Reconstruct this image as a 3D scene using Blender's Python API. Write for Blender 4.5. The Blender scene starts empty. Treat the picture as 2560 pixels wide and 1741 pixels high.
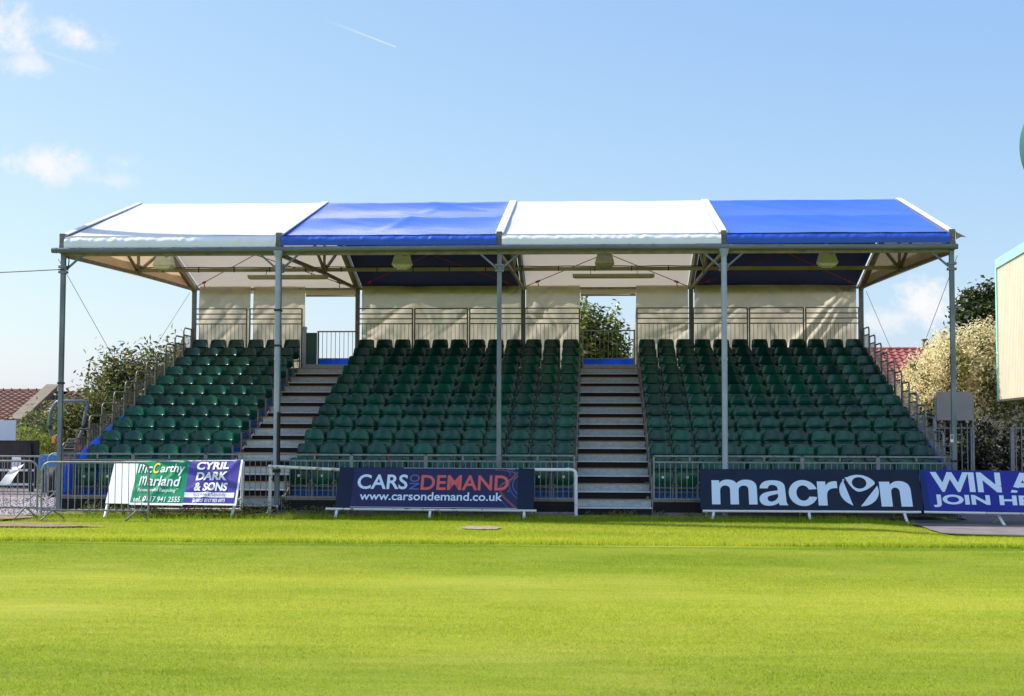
import bpy, math, random
import numpy as np
from mathutils import Vector, Matrix, noise as mnoise

random.seed(7)
RNG = np.random.default_rng(11)
SC = bpy.context.scene
COL = SC.collection
R = math.radians

# ------------------------------------------------------------------ materials
def mat(name, col, rough=.5, metal=0., col2=None, nscale=3., ndet=6., ramp=(.35, .65), bump=0., bscale=40.,
        trans=0., tcol=None, spec=.5, stretch=None, objvar=0., coat=0., leafvar=False):
    m = bpy.data.materials.new(name)
    m.use_nodes = True
    nt = m.node_tree
    N, L = nt.nodes, nt.links
    N.clear()
    out = N.new('ShaderNodeOutputMaterial')
    p = N.new('ShaderNodeBsdfPrincipled')
    p.inputs['Roughness'].default_value = rough
    p.inputs['Metallic'].default_value = metal
    p.inputs['Specular IOR Level'].default_value = spec
    if coat:
        p.inputs['Coat Weight'].default_value = coat
        p.inputs['Coat Roughness'].default_value = .12
    geo = N.new('ShaderNodeNewGeometry')
    vec = geo.outputs['Position']
    if stretch:
        mp = N.new('ShaderNodeVectorMath'); mp.operation = 'MULTIPLY'
        mp.inputs[1].default_value = stretch
        L.new(vec, mp.inputs[0]); vec = mp.outputs[0]
    c = None
    if col2 is not None:
        n = N.new('ShaderNodeTexNoise')
        n.inputs['Scale'].default_value = nscale
        n.inputs['Detail'].default_value = ndet
        L.new(vec, n.inputs['Vector'])
        r = N.new('ShaderNodeValToRGB')
        r.color_ramp.elements[0].position = ramp[0]
        r.color_ramp.elements[1].position = ramp[1]
        r.color_ramp.elements[0].color = (*col, 1)
        r.color_ramp.elements[1].color = (*col2, 1)
        L.new(n.outputs['Fac'], r.inputs['Fac'])
        c = r.outputs['Color']
    if objvar or leafvar:
        hs = N.new('ShaderNodeHueSaturation')
        if c: L.new(c, hs.inputs['Color'])
        else: hs.inputs['Color'].default_value = (*col, 1)
        if leafvar:
            at = N.new('ShaderNodeAttribute'); at.attribute_name = 'rnd'
            src = at.outputs['Fac']
        else:
            oi = N.new('ShaderNodeObjectInfo'); src = oi.outputs['Random']
        amt = objvar or .6
        mr = N.new('ShaderNodeMapRange')
        mr.inputs['To Min'].default_value = 1 - amt
        mr.inputs['To Max'].default_value = 1 + amt
        L.new(src, mr.inputs['Value'])
        L.new(mr.outputs[0], hs.inputs['Value'])
        mh = N.new('ShaderNodeMapRange')
        mh.inputs['To Min'].default_value = .5 + (.035 if leafvar else .012)
        mh.inputs['To Max'].default_value = .5 - (.05 if leafvar else .012)
        L.new(src, mh.inputs['Value'])
        L.new(mh.outputs[0], hs.inputs['Hue'])
        c = hs.outputs['Color']
    if c: L.new(c, p.inputs['Base Color'])
    else: p.inputs['Base Color'].default_value = (*col, 1)
    if bump:
        bn = N.new('ShaderNodeTexNoise')
        bn.inputs['Scale'].default_value = bscale
        bn.inputs['Detail'].default_value = 5
        L.new(vec, bn.inputs['Vector'])
        b = N.new('ShaderNodeBump')
        b.inputs['Strength'].default_value = bump
        b.inputs['Distance'].default_value = .02
        L.new(bn.outputs['Fac'], b.inputs['Height'])
        L.new(b.outputs[0], p.inputs['Normal'])
    sh = p.outputs[0]
    if trans:
        t = N.new('ShaderNodeBsdfTranslucent')
        if tcol: t.inputs['Color'].default_value = (*tcol, 1)
        elif c: L.new(c, t.inputs['Color'])
        else: t.inputs['Color'].default_value = (*col, 1)
        mx = N.new('ShaderNodeMixShader'); mx.inputs[0].default_value = trans
        L.new(sh, mx.inputs[1]); L.new(t.outputs[0], mx.inputs[2])
        sh = mx.outputs[0]
    L.new(sh, out.inputs['Surface'])
    return m

M = {}
M['galv'] = mat('galvanised_steel', (.19, .205, .21), .5, .45, (.29, .305, .30), 14., bump=.1)
M['galv_dull'] = mat('dull_galvanised_tube', (.15, .135, .115), .6, .3, (.23, .21, .18), 9.)
M['post'] = mat('weathered_steel_post', (.13, .155, .175), .55, .3, (.21, .24, .265), 6., stretch=(1, 1, .3))
M['pvc_grey'] = mat('grey_downpipe_plastic', (.29, .35, .44), .4, 0, (.36, .42, .50), 3.)
M['gutter'] = mat('grey_gutter_plastic', (.10, .120, .125), .45, 0, (.15, .175, .175), 2.5, stretch=(.4, 1, 1))
M['algae'] = mat('algae_stained_aluminium', (.20, .175, .11), .6, .2, (.30, .27, .19), 5.)
M['tie'] = mat('lichen_stained_tie', (.24, .22, .10), .6, .15, (.36, .32, .19), 2.2, stretch=(.5, 1, 1))
M['white_pvc'] = mat('white_roof_membrane', (.88, .88, .88), .4, 0, (.84, .84, .85), .9, trans=.24, tcol=(.72, .62, .54), bump=.12, bscale=7.)
M['blue_pvc'] = mat('blue_roof_membrane', (.019, .092, .54), .19, 0, (.023, .108, .60), .8, trans=.06, tcol=(.01, .015, .12), bump=.15, bscale=6., spec=.6)
M['blue_val'] = mat('blue_valance_cloth', (.018, .085, .50), .4, 0, (.022, .10, .55), .8, bump=.15, bscale=6.)
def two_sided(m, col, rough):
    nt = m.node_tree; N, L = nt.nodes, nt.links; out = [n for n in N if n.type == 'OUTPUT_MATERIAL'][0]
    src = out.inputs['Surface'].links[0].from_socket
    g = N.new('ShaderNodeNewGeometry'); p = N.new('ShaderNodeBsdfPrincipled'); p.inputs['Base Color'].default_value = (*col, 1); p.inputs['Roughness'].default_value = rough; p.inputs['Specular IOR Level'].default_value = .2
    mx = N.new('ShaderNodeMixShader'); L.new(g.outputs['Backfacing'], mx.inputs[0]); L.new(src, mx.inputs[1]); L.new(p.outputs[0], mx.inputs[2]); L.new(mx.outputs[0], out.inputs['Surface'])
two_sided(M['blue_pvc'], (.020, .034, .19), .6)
M['white_val'] = mat('white_valance_cloth', (.88, .90, .95), .5, 0, (.83, .86, .91), 3., trans=.05)
M['gable_pvc'] = mat('gable_membrane', (.68, .62, .52), .5, 0, (.60, .52, .40), 1.3, trans=.35, tcol=(.70, .52, .34))
M['curtain'] = mat('cream_tarpaulin', (.46, .42, .335), .5, 0, (.40, .365, .285), 1.1, trans=.52, tcol=(.80, .70, .56), bump=.1, bscale=9.)
M['strip'] = mat('seam_strip_white', (.80, .79, .77), .5, 0, (.70, .68, .65), 4.)
M['deck'] = mat('dark_deck_plywood', (.012, .011, .011), .6, 0, (.022, .020, .019), 5., bump=.2)
M['fascia'] = mat('dark_fascia_plywood', (.008, .0075, .008), .6, 0, (.016, .014, .013), 3., bump=.15, bscale=60, spec=.25)
M['blue_sheet'] = mat('blue_fabric_sheet', (.018, .17, .70), .5, 0, (.025, .21, .80), 3., trans=.5, tcol=(.05, .32, 1.))
M['riser'] = mat('mottled_galvanised_riser', (.29, .335, .345), .5, .1, (.40, .445, .45), 11., ramp=(.36, .64), stretch=(1, 1, 1.6))
M['nosing'] = mat('worn_step_nosing', (.68, .66, .63), .5, 0, (.56, .54, .51), 12.)
M['edge_orange'] = mat('ochre_deck_edge', (.38, .20, .06), .5, 0, (.30, .15, .05), 8.)
M['seat'] = mat('dark_green_seat_plastic', (.0006, .060, .037), .24, 0, (.0010, .078, .048), 5., objvar=.38, spec=.42, coat=.06)
M['bracket'] = mat('seat_bracket_steel', (.20, .19, .17), .5, .4, (.30, .27, .24), 8.)
M['tag'] = mat('white_number_tag', (.75, .76, .78), .4)
M['navy'] = mat('navy_board', (.006, .014, .033), .45, 0, (.009, .018, .040), 2., spec=.25)
M['navy_print'] = mat('printed_indigo_panel', (.020, .025, .085), .45, 0, (.026, .026, .078), 2., spec=.25)
M['blue_board'] = mat('royal_blue_board', (.018, .024, .25), .45, 0, (.024, .032, .28), 2., spec=.25)
M['blue_board2'] = mat('darker_blue_board', (.006, .028, .14), .45, 0, (.008, .034, .16), 4., spec=.25)
M['txt_shaded'] = mat('shaded_white_lettering', (.62, .74, .86), .4)  # white letters, with the blue tint of the shade put into their colour
M['txt_white'] = mat('white_lettering', (.80, .81, .83), .4)
M['txt_red'] = mat('coral_lettering', (.62, .11, .085), .4)
M['txt_dim'] = mat('dim_blue_lettering', (.10, .13, .32), .4)
M['txt_yellow'] = mat('yellow_lettering', (.80, .60, .05), .4)
M['txt_dark'] = mat('dark_lettering', (.03, .03, .06), .4)
M['ban_green'] = mat('green_banner_vinyl', (.004, .30, .115), .3, 0, (.004, .27, .10), 1.5, trans=.12)
M['ban_purple'] = mat('purple_banner_vinyl', (.085, .065, .34), .28, 0, (.075, .055, .31), 1.5, trans=.12)
M['ban_white'] = mat('white_corrugated_board', (.78, .80, .86), .45, 0, (.72, .74, .80), 2.)
M['white_paint'] = mat('chipped_white_paint', (.24, .13, .07), .5, 0, (.74, .75, .77), 11., ramp=(.28, .35))
M['rusty_white'] = mat('rusty_white_paint', (.26, .15, .08), .6, 0, (.66, .66, .64), 9., ramp=(.36, .44))
M['paper'] = mat('white_paper_sheet', (.92, .91, .93), .5, trans=.5, tcol=(.9, .88, .9))
M['red_strap'] = mat('red_ratchet_strap', (.35, .03, .025), .6)
M['lamp'] = mat('cream_floodlight_housing', (.86, .86, .78), .45, 0, (.74, .75, .66), 6.)
M['lamp_dark'] = mat('weathered_floodlight_housing', (.20, .20, .15), .45, 0, (.32, .31, .24), 5.)
M['glass'] = mat('lamp_glass', (.35, .37, .33), .15, spec=.7)
M['tube'] = mat('tube_light_housing', (.36, .31, .24), .4, 0, (.42, .37, .30), 5.)
M['black'] = mat('black_rubber', (.012, .012, .013), .6)
M['green_panel'] = mat('dark_green_panel', (.012, .062, .050), .45, 0, (.016, .075, .062), 3.)
M['dark_timber'] = mat('dark_brown_boards', (.020, .015, .014), .6, 0, (.034, .026, .024), 4., bump=.2)
M['brown_post'] = mat('weathered_timber', (.30, .22, .12), .7, 0, (.20, .14, .08), 8.)
M['tile_brown'] = mat('weathered_clay_tiles', (.17, .075, .045), .8, 0, (.26, .125, .08), 2.2, bump=.25, bscale=30)
M['tile_red'] = mat('red_clay_tiles', (.22, .052, .042), .8, 0, (.33, .10, .08), 1.8, bump=.2, bscale=30)
M['coping'] = mat('stone_coping', (.15, .12, .085), .9, 0, (.21, .17, .12), 4., bump=.3)
M['render'] = mat('rendered_wall', (.42, .36, .30), .85, 0, (.36, .30, .25), 3.)
M['cladding'] = mat('cream_profiled_cladding', (.62, .57, .45), .5, 0, (.57, .52, .40), 1.5)
M['turquoise'] = mat('turquoise_trim', (.28, .62, .57), .45, 0, (.33, .67, .62), 2.)
M['disc_green'] = mat('green_painted_metal', (.012, .085, .055), .4, 0, (.016, .10, .065), 3.)
M['soffit'] = mat('dark_soffit', (.05, .04, .03), .8)
M['sign_back'] = mat('grey_sign_back', (.33, .30, .28), .5, .1, (.29, .265, .25), 2.)
M['asphalt'] = mat('grey_asphalt', (.15, .125, .12), .9, 0, (.21, .18, .175), 2.5, bump=.4, bscale=90)
M['gravel'] = mat('pale_gravel', (.15, .12, .115), .9, 0, (.50, .44, .43), 32., ramp=(.38, .62), bump=1., bscale=45)
M['soil'] = mat('bare_soil', (.17, .11, .065), .95, 0, (.27, .19, .12), 6., bump=.6, bscale=60)
M['concrete'] = mat('worn_concrete', (.36, .28, .19), .95, 0, (.24, .17, .10), 9., bump=.4)
M['mower_red'] = mat('red_mower_paint', (.45, .025, .02), .35)
M['yellow'] = mat('yellow_plate', (.70, .42, .02), .5)
M['bark'] = mat('tree_bark', (.10, .075, .05), .9, 0, (.16, .12, .085), 8., bump=.5)
M['leaf_bud'] = mat('buddleia_leaves', (.070, .125, .030), .5, 0, (.17, .17, .045), 1.1, trans=.42, leafvar=True)
M['leaf_dark'] = mat('dark_leaves', (.028, .058, .016), .45, 0, (.065, .10, .022), 1.4, trans=.25, leafvar=True)
M['leaf_tree'] = mat('green_leaves', (.060, .110, .024), .4, 0, (.22, .25, .045), 1.3, trans=.45, leafvar=True)
M['leaf_hedge'] = mat('bright_hedge_leaves', (.17, .25, .03), .6, 0, (.27, .34, .05), 2., trans=.5, leafvar=True)
M['leaf_ivy'] = mat('ivy_leaves', (.020, .034, .012), .45, 0, (.055, .045, .020), 1.6, trans=.15, leafvar=True)
M['flower_white'] = mat('cream_blossom', (.90, .82, .56), .6, 0, (.84, .73, .42), 2., trans=.5, leafvar=False)
M['flower_brown'] = mat('faded_flower_spikes', (.06, .04, .035), .7, 0, (.11, .07, .05), 3.)
M['flower_purple'] = mat('purple_flower_spikes', (.28, .07, .30), .6)
M['weed'] = mat('weed_leaves', (.075, .12, .02), .5, 0, (.17, .15, .05), 3., trans=.3, leafvar=True)

# ------------------------------------------------------------------ builders
LOC = {}
class MB:
    def __init__(self): self.v = []; self.f = []; self.mi = []; self.cur = 0
    def quad(self, a, b, c, d):
        i = len(self.v); self.v += [a, b, c, d]; self.f.append((i, i+1, i+2, i+3)); self.mi.append(self.cur)
    def poly(self, pts):
        i = len(self.v); self.v += list(pts); self.f.append(tuple(range(i, i+len(pts)))); self.mi.append(self.cur)
    def box(self, x0, x1, y0, y1, z0, z1):
        i = len(self.v)
        self.v += [(x0,y0,z0),(x1,y0,z0),(x1,y1,z0),(x0,y1,z0),(x0,y0,z1),(x1,y0,z1),(x1,y1,z1),(x0,y1,z1)]
        for q in ((0,3,2,1),(4,5,6,7),(0,1,5,4),(1,2,6,5),(2,3,7,6),(3,0,4,7)):
            self.f.append(tuple(i+k for k in q)); self.mi.append(self.cur)
    def hexa(self, p):          # eight corners, bottom ring then top ring
        i = len(self.v); self.v += [tuple(q) for q in p]
        for q in ((0,3,2,1),(4,5,6,7),(0,1,5,4),(1,2,6,5),(2,3,7,6),(3,0,4,7)):
            self.f.append(tuple(i+k for k in q)); self.mi.append(self.cur)
    def bar(self, a, b, w, h=None, up=(0,0,1)):
        h = h or w
        a, b = Vector(a), Vector(b); d = (b-a).normalized(); u = Vector(up)
        if abs(d.dot(u)) > .98: u = Vector((1,0,0))
        s = d.cross(u).normalized()*w/2; t = s.cross(d).normalized()*h/2
        self.hexa([a-s-t, a+s-t, a+s+t, a-s+t, b-s-t, b+s-t, b+s+t, b-s+t])
    def tube(self, pts, r, n=8, cap=True):
        pts = [Vector(p) for p in pts]
        rr = r if isinstance(r, (list, tuple)) else [r]*len(pts)
        base = len(self.v); ref = None
        for k, p in enumerate(pts):
            d = (pts[min(k+1, len(pts)-1)] - pts[max(k-1, 0)]).normalized()
            if ref is None:
                ref = Vector((0,0,1)) if abs(d.z) < .9 else Vector((1,0,0))
            s = d.cross(ref).normalized(); t = s.cross(d).normalized(); ref = t
            for j in range(n):
                a = 2*math.pi*j/n
                self.v.append(tuple(p + (s*math.cos(a)+t*math.sin(a))*rr[k]))
        for k in range(len(pts)-1):
            for j in range(n):
                a = base+k*n+j; b = base+k*n+(j+1) % n
                self.f.append((a, b, b+n, a+n)); self.mi.append(self.cur)
        if cap:
            self.f.append(tuple(base+j for j in range(n))[::-1]); self.mi.append(self.cur)
            e = base+(len(pts)-1)*n
            self.f.append(tuple(e+j for j in range(n))); self.mi.append(self.cur)
    def sheet(self, fn, nu, nv, thick=None):
        """grid of points fn(u, v); with thick it gets a back face offset by that vector"""
        b = len(self.v)
        for j in range(nv+1):
            for i in range(nu+1):
                self.v.append(tuple(fn(i/nu, j/nv)))
        for j in range(nv):
            for i in range(nu):
                a = b+j*(nu+1)+i
                self.f.append((a, a+1, a+nu+2, a+nu+1)); self.mi.append(self.cur)
        if thick:
            c = len(self.v); n = (nu+1)*(nv+1)
            self.v += [tuple(Vector(p)+Vector(thick)) for p in self.v[b:b+n]]
            for j in range(nv):
                for i in range(nu):
                    a = c+j*(nu+1)+i
                    self.f.append((a, a+nu+1, a+nu+2, a+1)); self.mi.append(self.cur)
            edge = [i for i in range(nu+1)] + [j*(nu+1)+nu for j in range(1, nv+1)] + \
                   [nv*(nu+1)+i for i in range(nu-1, -1, -1)] + [j*(nu+1) for j in range(nv-1, 0, -1)]
            for k in range(len(edge)):
                p, q = edge[k], edge[(k+1) % len(edge)]
                self.f.append((b+p, c+p, c+q, b+q)); self.mi.append(self.cur)
    def build(self, name, m, parent=None, smooth=False, loc=None):
        me = bpy.data.meshes.new(name)
        off = Vector(LOC.get(parent.name, (0,0,0))) if parent else Vector(loc or (0,0,0))
        me.from_pydata([tuple(Vector(p)-off) for p in self.v], [], self.f)
        for k in (m if isinstance(m, (list, tuple)) else [m]): me.materials.append(k)
        if isinstance(m, (list, tuple)): me.polygons.foreach_set('material_index', self.mi)
        if smooth is not False:
            me.shade_smooth()
            if smooth is not True: me.set_sharp_from_angle(angle=R(smooth))
        me.update()
        o = bpy.data.objects.new(name, me); COL.objects.link(o)
        if parent: o.parent = parent; LOC[o.name] = LOC.get(parent.name, (0,0,0))
        elif loc: o.location = loc; LOC[o.name] = loc
        return o

def tag(o, label=None, cat=None, group=None, kind=None):
    if label: o['label'] = label
    if cat: o['category'] = cat
    if group: o['group'] = group
    if kind: o['kind'] = kind
    return o
def thing(name, loc, label, cat, group=None):
    o = bpy.data.objects.new(name, None); COL.objects.link(o)
    o.empty_display_size = .2
    o.location = loc; LOC[o.name] = tuple(loc)
    return tag(o, label, cat, group)
def dup(root, loc, label, group=None):
    c = root.copy(); COL.objects.link(c); c.location = loc; LOC[c.name] = tuple(loc)
    c['label'] = label
    if group: c['group'] = group
    for ch in list(root.children):
        d = ch.copy(); COL.objects.link(d); d.parent = c
        for g in list(ch.children):
            e = g.copy(); COL.objects.link(e); e.parent = d
    return c
def fbm(x, y, z=0., s=1., o=3):
    return mnoise.fractal(Vector((x*s, y*s, z*s)), 1., 2., o)
def sstep(a, b, x):
    t = min(1, max(0, (x-a)/(b-a))); return t*t*(3-2*t)

def leaf_mesh(name, pts, size, m, parent=None, aspect=1.9, seed=0, droop=.2, up=.35, loc=None, fold=.25):
    """many small leaf faces: pts (n,3) array of leaf positions in world space"""
    rg = np.random.default_rng(seed)
    n = len(pts)
    d = rg.normal(size=(n,3)); d[:,2] = d[:,2]*.7 - droop
    d /= np.linalg.norm(d, axis=1)[:,None]
    nr = rg.normal(size=(n,3)); nr[:,2] += up
    s = np.cross(d, nr); s /= np.linalg.norm(s, axis=1)[:,None]+1e-9
    k = np.cross(s, d)
    L = size*rg.uniform(.6, 1.25, n)[:,None]; W = L/aspect
    off = np.array(LOC.get(parent.name, (0,0,0))) if parent else np.array(loc or (0,0,0))
    P = pts-off
    v = np.empty((n,4,3))
    v[:,0] = P; v[:,1] = P+d*L*.5+s*W*.5+k*W*fold; v[:,2] = P+d*L; v[:,3] = P+d*L*.5-s*W*.5+k*W*fold
    me = bpy.data.meshes.new(name)
    me.vertices.add(4*n); me.vertices.foreach_set('co', v.ravel())
    me.loops.add(4*n); me.loops.foreach_set('vertex_index', np.arange(4*n))
    me.polygons.add(n); me.polygons.foreach_set('loop_start', np.arange(0,4*n,4))
    me.polygons.foreach_set('loop_total', np.full(n,4))
    a = me.attributes.new('rnd', 'FLOAT', 'FACE'); a.data.foreach_set('value', rg.random(n).astype(np.float32))
    me.update(calc_edges=True); me.materials.append(m)
    o = bpy.data.objects.new(name, me); COL.objects.link(o)
    if parent: o.parent = parent
    elif loc: o.location = loc
    return o
def clumps(blobs, n, seed, shell=.45, sub=.16, per=26):
    """leaf positions: leaf clumps scattered in the outer shell of a union of ellipsoids"""
    rg = np.random.default_rng(seed)
    vol = np.array([b[3]*b[4]*b[5] for b in blobs])**.67
    out = []
    nc = max(1, n//per)
    which = rg.choice(len(blobs), nc, p=vol/vol.sum())
    for w in which:
        cx, cy, cz, rx, ry, rz = blobs[w]
        q = rg.normal(size=3); q /= np.linalg.norm(q)
        r = 1-shell*rg.random()**1.6+.10*rg.normal()
        c = np.array([cx+q[0]*rx*r, cy+q[1]*ry*r, cz+q[2]*rz*r])
        out.append(c+rg.normal(size=(per,3))*sub*rg.uniform(.6,1.4))
    p = np.concatenate(out)
    return p[p[:,2] > .05]

# lettering laid on a board given by its four corners
class Board:
    def __init__(s, bl, br, tl, tr):
        s.bl, s.br, s.tl, s.tr = map(Vector, (bl, br, tl, tr))
        s.n = (s.br-s.bl).cross(s.tl-s.bl).normalized()
    def p(s, u, v, h=0.):
        return (s.bl*(1-u)+s.br*u)*(1-v)+(s.tl*(1-u)+s.tr*u)*v+s.n*h
    def slab(s, name, u0, u1, v0, v1, h0, h1, m, parent):
        b = MB()
        b.hexa([s.p(u0,v0,h0), s.p(u1,v0,h0), s.p(u1,v0,h1), s.p(u0,v0,h1), s.p(u0,v1,h0), s.p(u1,v1,h0), s.p(u1,v1,h1), s.p(u0,v1,h1)])
        return b.build(name, m, parent)
    def shape(s, polys, name, m, parent, h=.004):
        b = MB()
        for q in polys: b.poly([s.p(u, v, h) for u, v in q])
        return b.build(name, m, parent)
    def text(s, body, u0, u1, v0, v1, m, parent, bold=.0, shear=0., h=.004, rot=False, name='lettering', warp=None):
        cu = bpy.data.curves.new('txt', 'FONT'); cu.body = body; cu.offset = bold; cu.shear = shear; cu.resolution_u = 4
        t = bpy.data.objects.new('txt', cu); COL.objects.link(t)
        dg = bpy.context.evaluated_depsgraph_get()
        me = bpy.data.meshes.new_from_object(t.evaluated_get(dg), depsgraph=dg)
        bpy.data.objects.remove(t); bpy.data.curves.remove(cu)
        co = np.empty(len(me.vertices)*3); me.vertices.foreach_get('co', co); co = co.reshape(-1,3)
        x, y = co[:,0], co[:,1]
        if rot: x, y = y, -x
        a = (x-x.min())/(np.ptp(x)); b = (y-y.min())/(np.ptp(y))
        off = Vector(LOC.get(parent.name, (0,0,0)))
        for i, v in enumerate(me.vertices):
            u, w = u0+a[i]*(u1-u0), v0+b[i]*(v1-v0)
            hh = h+(warp(u, w) if warp else 0)
            v.co = s.p(u, w, hh)-off
        me.materials.clear(); me.materials.append(m); me.update()
        o = bpy.data.objects.new(name, me); COL.objects.link(o); o.parent = parent
        LOC[o.name] = LOC.get(parent.name, (0,0,0))
        return o

# ------------------------------------------------------------------ the setting: ground
def gh(x, y):               # height of the ground
    return -.065*sstep(6.9, 8.0, x)*sstep(-5.2, -3.9, y)
ZR = [.317, .603, .899, 1.184, 1.458, 1.723, 1.997, 2.257, 2.521, 2.797, 3.055, 3.317]
YR = [.25+.775*k for k in range(13)]

xs = [-500,-150,-60,-30] + [(-20+i*.5) for i in range(81)] + [30,60,150,500]
ys = [-160,-60,-40] + [(-30+i*.5) for i in range(101)] + [30,60,150,400,900]
b = MB()
b.v = [(x, y, gh(x, y)+.012*fbm(x, y, 3, .35)*(1 if abs(x) < 20 and -30 < y < 20 else 0)-.02) for y in ys for x in xs]
nx = len(xs)
b.f = [(j*nx+i, j*nx+i+1, (j+1)*nx+i+1, (j+1)*nx+i) for j in range(len(ys)-1) for i in range(nx-1)]
GR = dict(low=(.205, .315, .014), high=(.49, .545, .042))
def pitch_colour(N, L, geo):
    sc = N.new('ShaderNodeVectorMath'); sc.operation = 'MULTIPLY'; sc.inputs[1].default_value = (.28, 1., 1.)
    L.new(geo.outputs['Position'], sc.inputs[0])
    n1 = N.new('ShaderNodeTexNoise'); n1.inputs['Scale'].default_value = .55; n1.inputs['Detail'].default_value = 7; n1.inputs['Roughness'].default_value = .62
    L.new(sc.outputs[0], n1.inputs['Vector'])
    n2 = N.new('ShaderNodeTexNoise'); n2.inputs['Scale'].default_value = 4.5; n2.inputs['Detail'].default_value = 6; n2.inputs['Roughness'].default_value = .7
    L.new(sc.outputs[0], n2.inputs['Vector'])
    cr = N.new('ShaderNodeValToRGB'); e = cr.color_ramp.elements
    e[0].position = .36; e[0].color = (*GR['low'], 1); e[1].position = .64; e[1].color = (*GR['high'], 1)
    # mowing bands across the pitch: grass tone, plus light on leaning blades and mow edge shade put into the colour
    sx = N.new('ShaderNodeSeparateXYZ'); L.new(geo.outputs['Position'], sx.inputs[0])
    wob = N.new('ShaderNodeMath'); wob.operation = 'MULTIPLY_ADD'; wob.inputs[1].default_value = .9; L.new(n1.outputs['Fac'], wob.inputs[0]); L.new(sx.outputs['Y'], wob.inputs[2])
    mr = N.new('ShaderNodeMapRange'); mr.inputs['From Min'].default_value = -22; mr.inputs['From Max'].default_value = 0; L.new(wob.outputs[0], mr.inputs['Value'])
    band = N.new('ShaderNodeValToRGB'); be = band.color_ramp.elements
    def yy(v): return (v+22)/22
    stops = [(-21.5,.36),(-17.9,.40),(-16.6,.54),(-13.2,.60),(-11.6,.57),(-10.2,.42),(-7.05,.40),(-6.85,.10),(-6.7,.40),(-6.4,.58),(-5.4,.68),(-4.6,.56),(-2.4,.56),(-1.0,.36)]
    be[0].position = yy(stops[0][0]); be[0].color = (stops[0][1],)*3+(1,)
    be[1].position = yy(stops[-1][0]); be[1].color = (stops[-1][1],)*3+(1,)
    for y, c in stops[1:-1]:
        q = be.new(yy(y)); q.color = (c, c, c, 1)
    L.new(mr.outputs[0], band.inputs['Fac'])
    ad = N.new('ShaderNodeMath'); ad.operation = 'MULTIPLY_ADD'; ad.inputs[1].default_value = .62
    nm = N.new('ShaderNodeMath'); nm.operation = 'MULTIPLY_ADD'; nm.inputs[1].default_value = .42; L.new(n2.outputs['Fac'], nm.inputs[0]); nh = N.new('ShaderNodeMath'); nh.operation = 'MULTIPLY_ADD'; nh.inputs[1].default_value = .62; nh.inputs[2].default_value = -.01; L.new(n1.outputs['Fac'], nh.inputs[0]); L.new(nh.outputs[0], nm.inputs[2]); L.new(nm.outputs[0], ad.inputs[0])
    b2 = N.new('ShaderNodeMath'); b2.operation = 'MULTIPLY_ADD'; b2.inputs[1].default_value = .62; b2.inputs[2].default_value = -.12
    L.new(band.outputs['Color'], b2.inputs[0]); L.new(b2.outputs[0], ad.inputs[2]); L.new(ad.outputs[0], cr.inputs['Fac'])
    # dry straw coloured patches
    n3 = N.new('ShaderNodeTexNoise'); n3.inputs['Scale'].default_value = 1.1; n3.inputs['Detail'].default_value = 5; L.new(sc.outputs[0], n3.inputs['Vector'])
    near = N.new('ShaderNodeMapRange'); near.inputs['From Min'].default_value = -6; near.inputs['From Max'].default_value = -2; near.inputs['To Min'].default_value = .10; near.inputs['To Max'].default_value = .55; L.new(sx.outputs['Y'], near.inputs['Value'])
    dm = N.new('ShaderNodeMapRange'); dm.inputs['From Min'].default_value = .54; dm.inputs['From Max'].default_value = .70; L.new(n3.outputs['Fac'], dm.inputs['Value'])
    dd = N.new('ShaderNodeMath'); dd.operation = 'MULTIPLY'; L.new(near.outputs[0], dd.inputs[0]); L.new(dm.outputs[0], dd.inputs[1])
    mxs = N.new('ShaderNodeMix'); mxs.data_type = 'RGBA'; L.new(dd.outputs[0], mxs.inputs[0]); L.new(cr.outputs['Color'], mxs.inputs[6]); mxs.inputs[7].default_value = (.46, .36, .13, 1)
    return mxs.outputs[2]
m = M['lawn'] = bpy.data.materials.new('lawn_thatch'); m.use_nodes = True
nt = m.node_tree; N, L = nt.nodes, nt.links; p = N['Principled BSDF']; p.inputs['Roughness'].default_value = .95; p.inputs['Specular IOR Level'].default_value = .1
geo = N.new('ShaderNodeNewGeometry'); cr = pitch_colour(N, L, geo)
sx = N.new('ShaderNodeSeparateXYZ'); L.new(geo.outputs['Position'], sx.inputs[0])
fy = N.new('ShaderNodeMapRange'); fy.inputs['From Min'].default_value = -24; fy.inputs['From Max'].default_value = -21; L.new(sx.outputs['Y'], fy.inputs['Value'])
mc = N.new('ShaderNodeMix'); mc.data_type = 'RGBA'; L.new(fy.outputs[0], mc.inputs[0]); mc.inputs[6].default_value = (.07, .09, .035, 1)  # unseen ground behind the camera, dulled to cut its green bounce light
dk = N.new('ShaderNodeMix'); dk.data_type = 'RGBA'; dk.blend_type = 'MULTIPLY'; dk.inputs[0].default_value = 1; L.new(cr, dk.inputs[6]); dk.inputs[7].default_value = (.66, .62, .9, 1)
fn_ = N.new('ShaderNodeTexNoise'); fn_.inputs['Scale'].default_value = 55; fn_.inputs['Detail'].default_value = 4; fn_.inputs['Roughness'].default_value = .8; L.new(geo.outputs['Position'], fn_.inputs['Vector'])
fm = N.new('ShaderNodeMapRange'); fm.inputs['From Min'].default_value = .3; fm.inputs['From Max'].default_value = .7; fm.inputs['To Min'].default_value = .62; fm.inputs['To Max'].default_value = 1.38; L.new(fn_.outputs['Fac'], fm.inputs['Value'])
hv = N.new('ShaderNodeHueSaturation'); L.new(dk.outputs[2], hv.inputs['Color']); L.new(fm.outputs[0], hv.inputs['Value'])
bp_ = N.new('ShaderNodeBump'); bp_.inputs['Strength'].default_value = .7; bp_.inputs['Distance'].default_value = .012; L.new(fn_.outputs['Fac'], bp_.inputs['Height']); L.new(bp_.outputs[0], p.inputs['Normal'])
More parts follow.
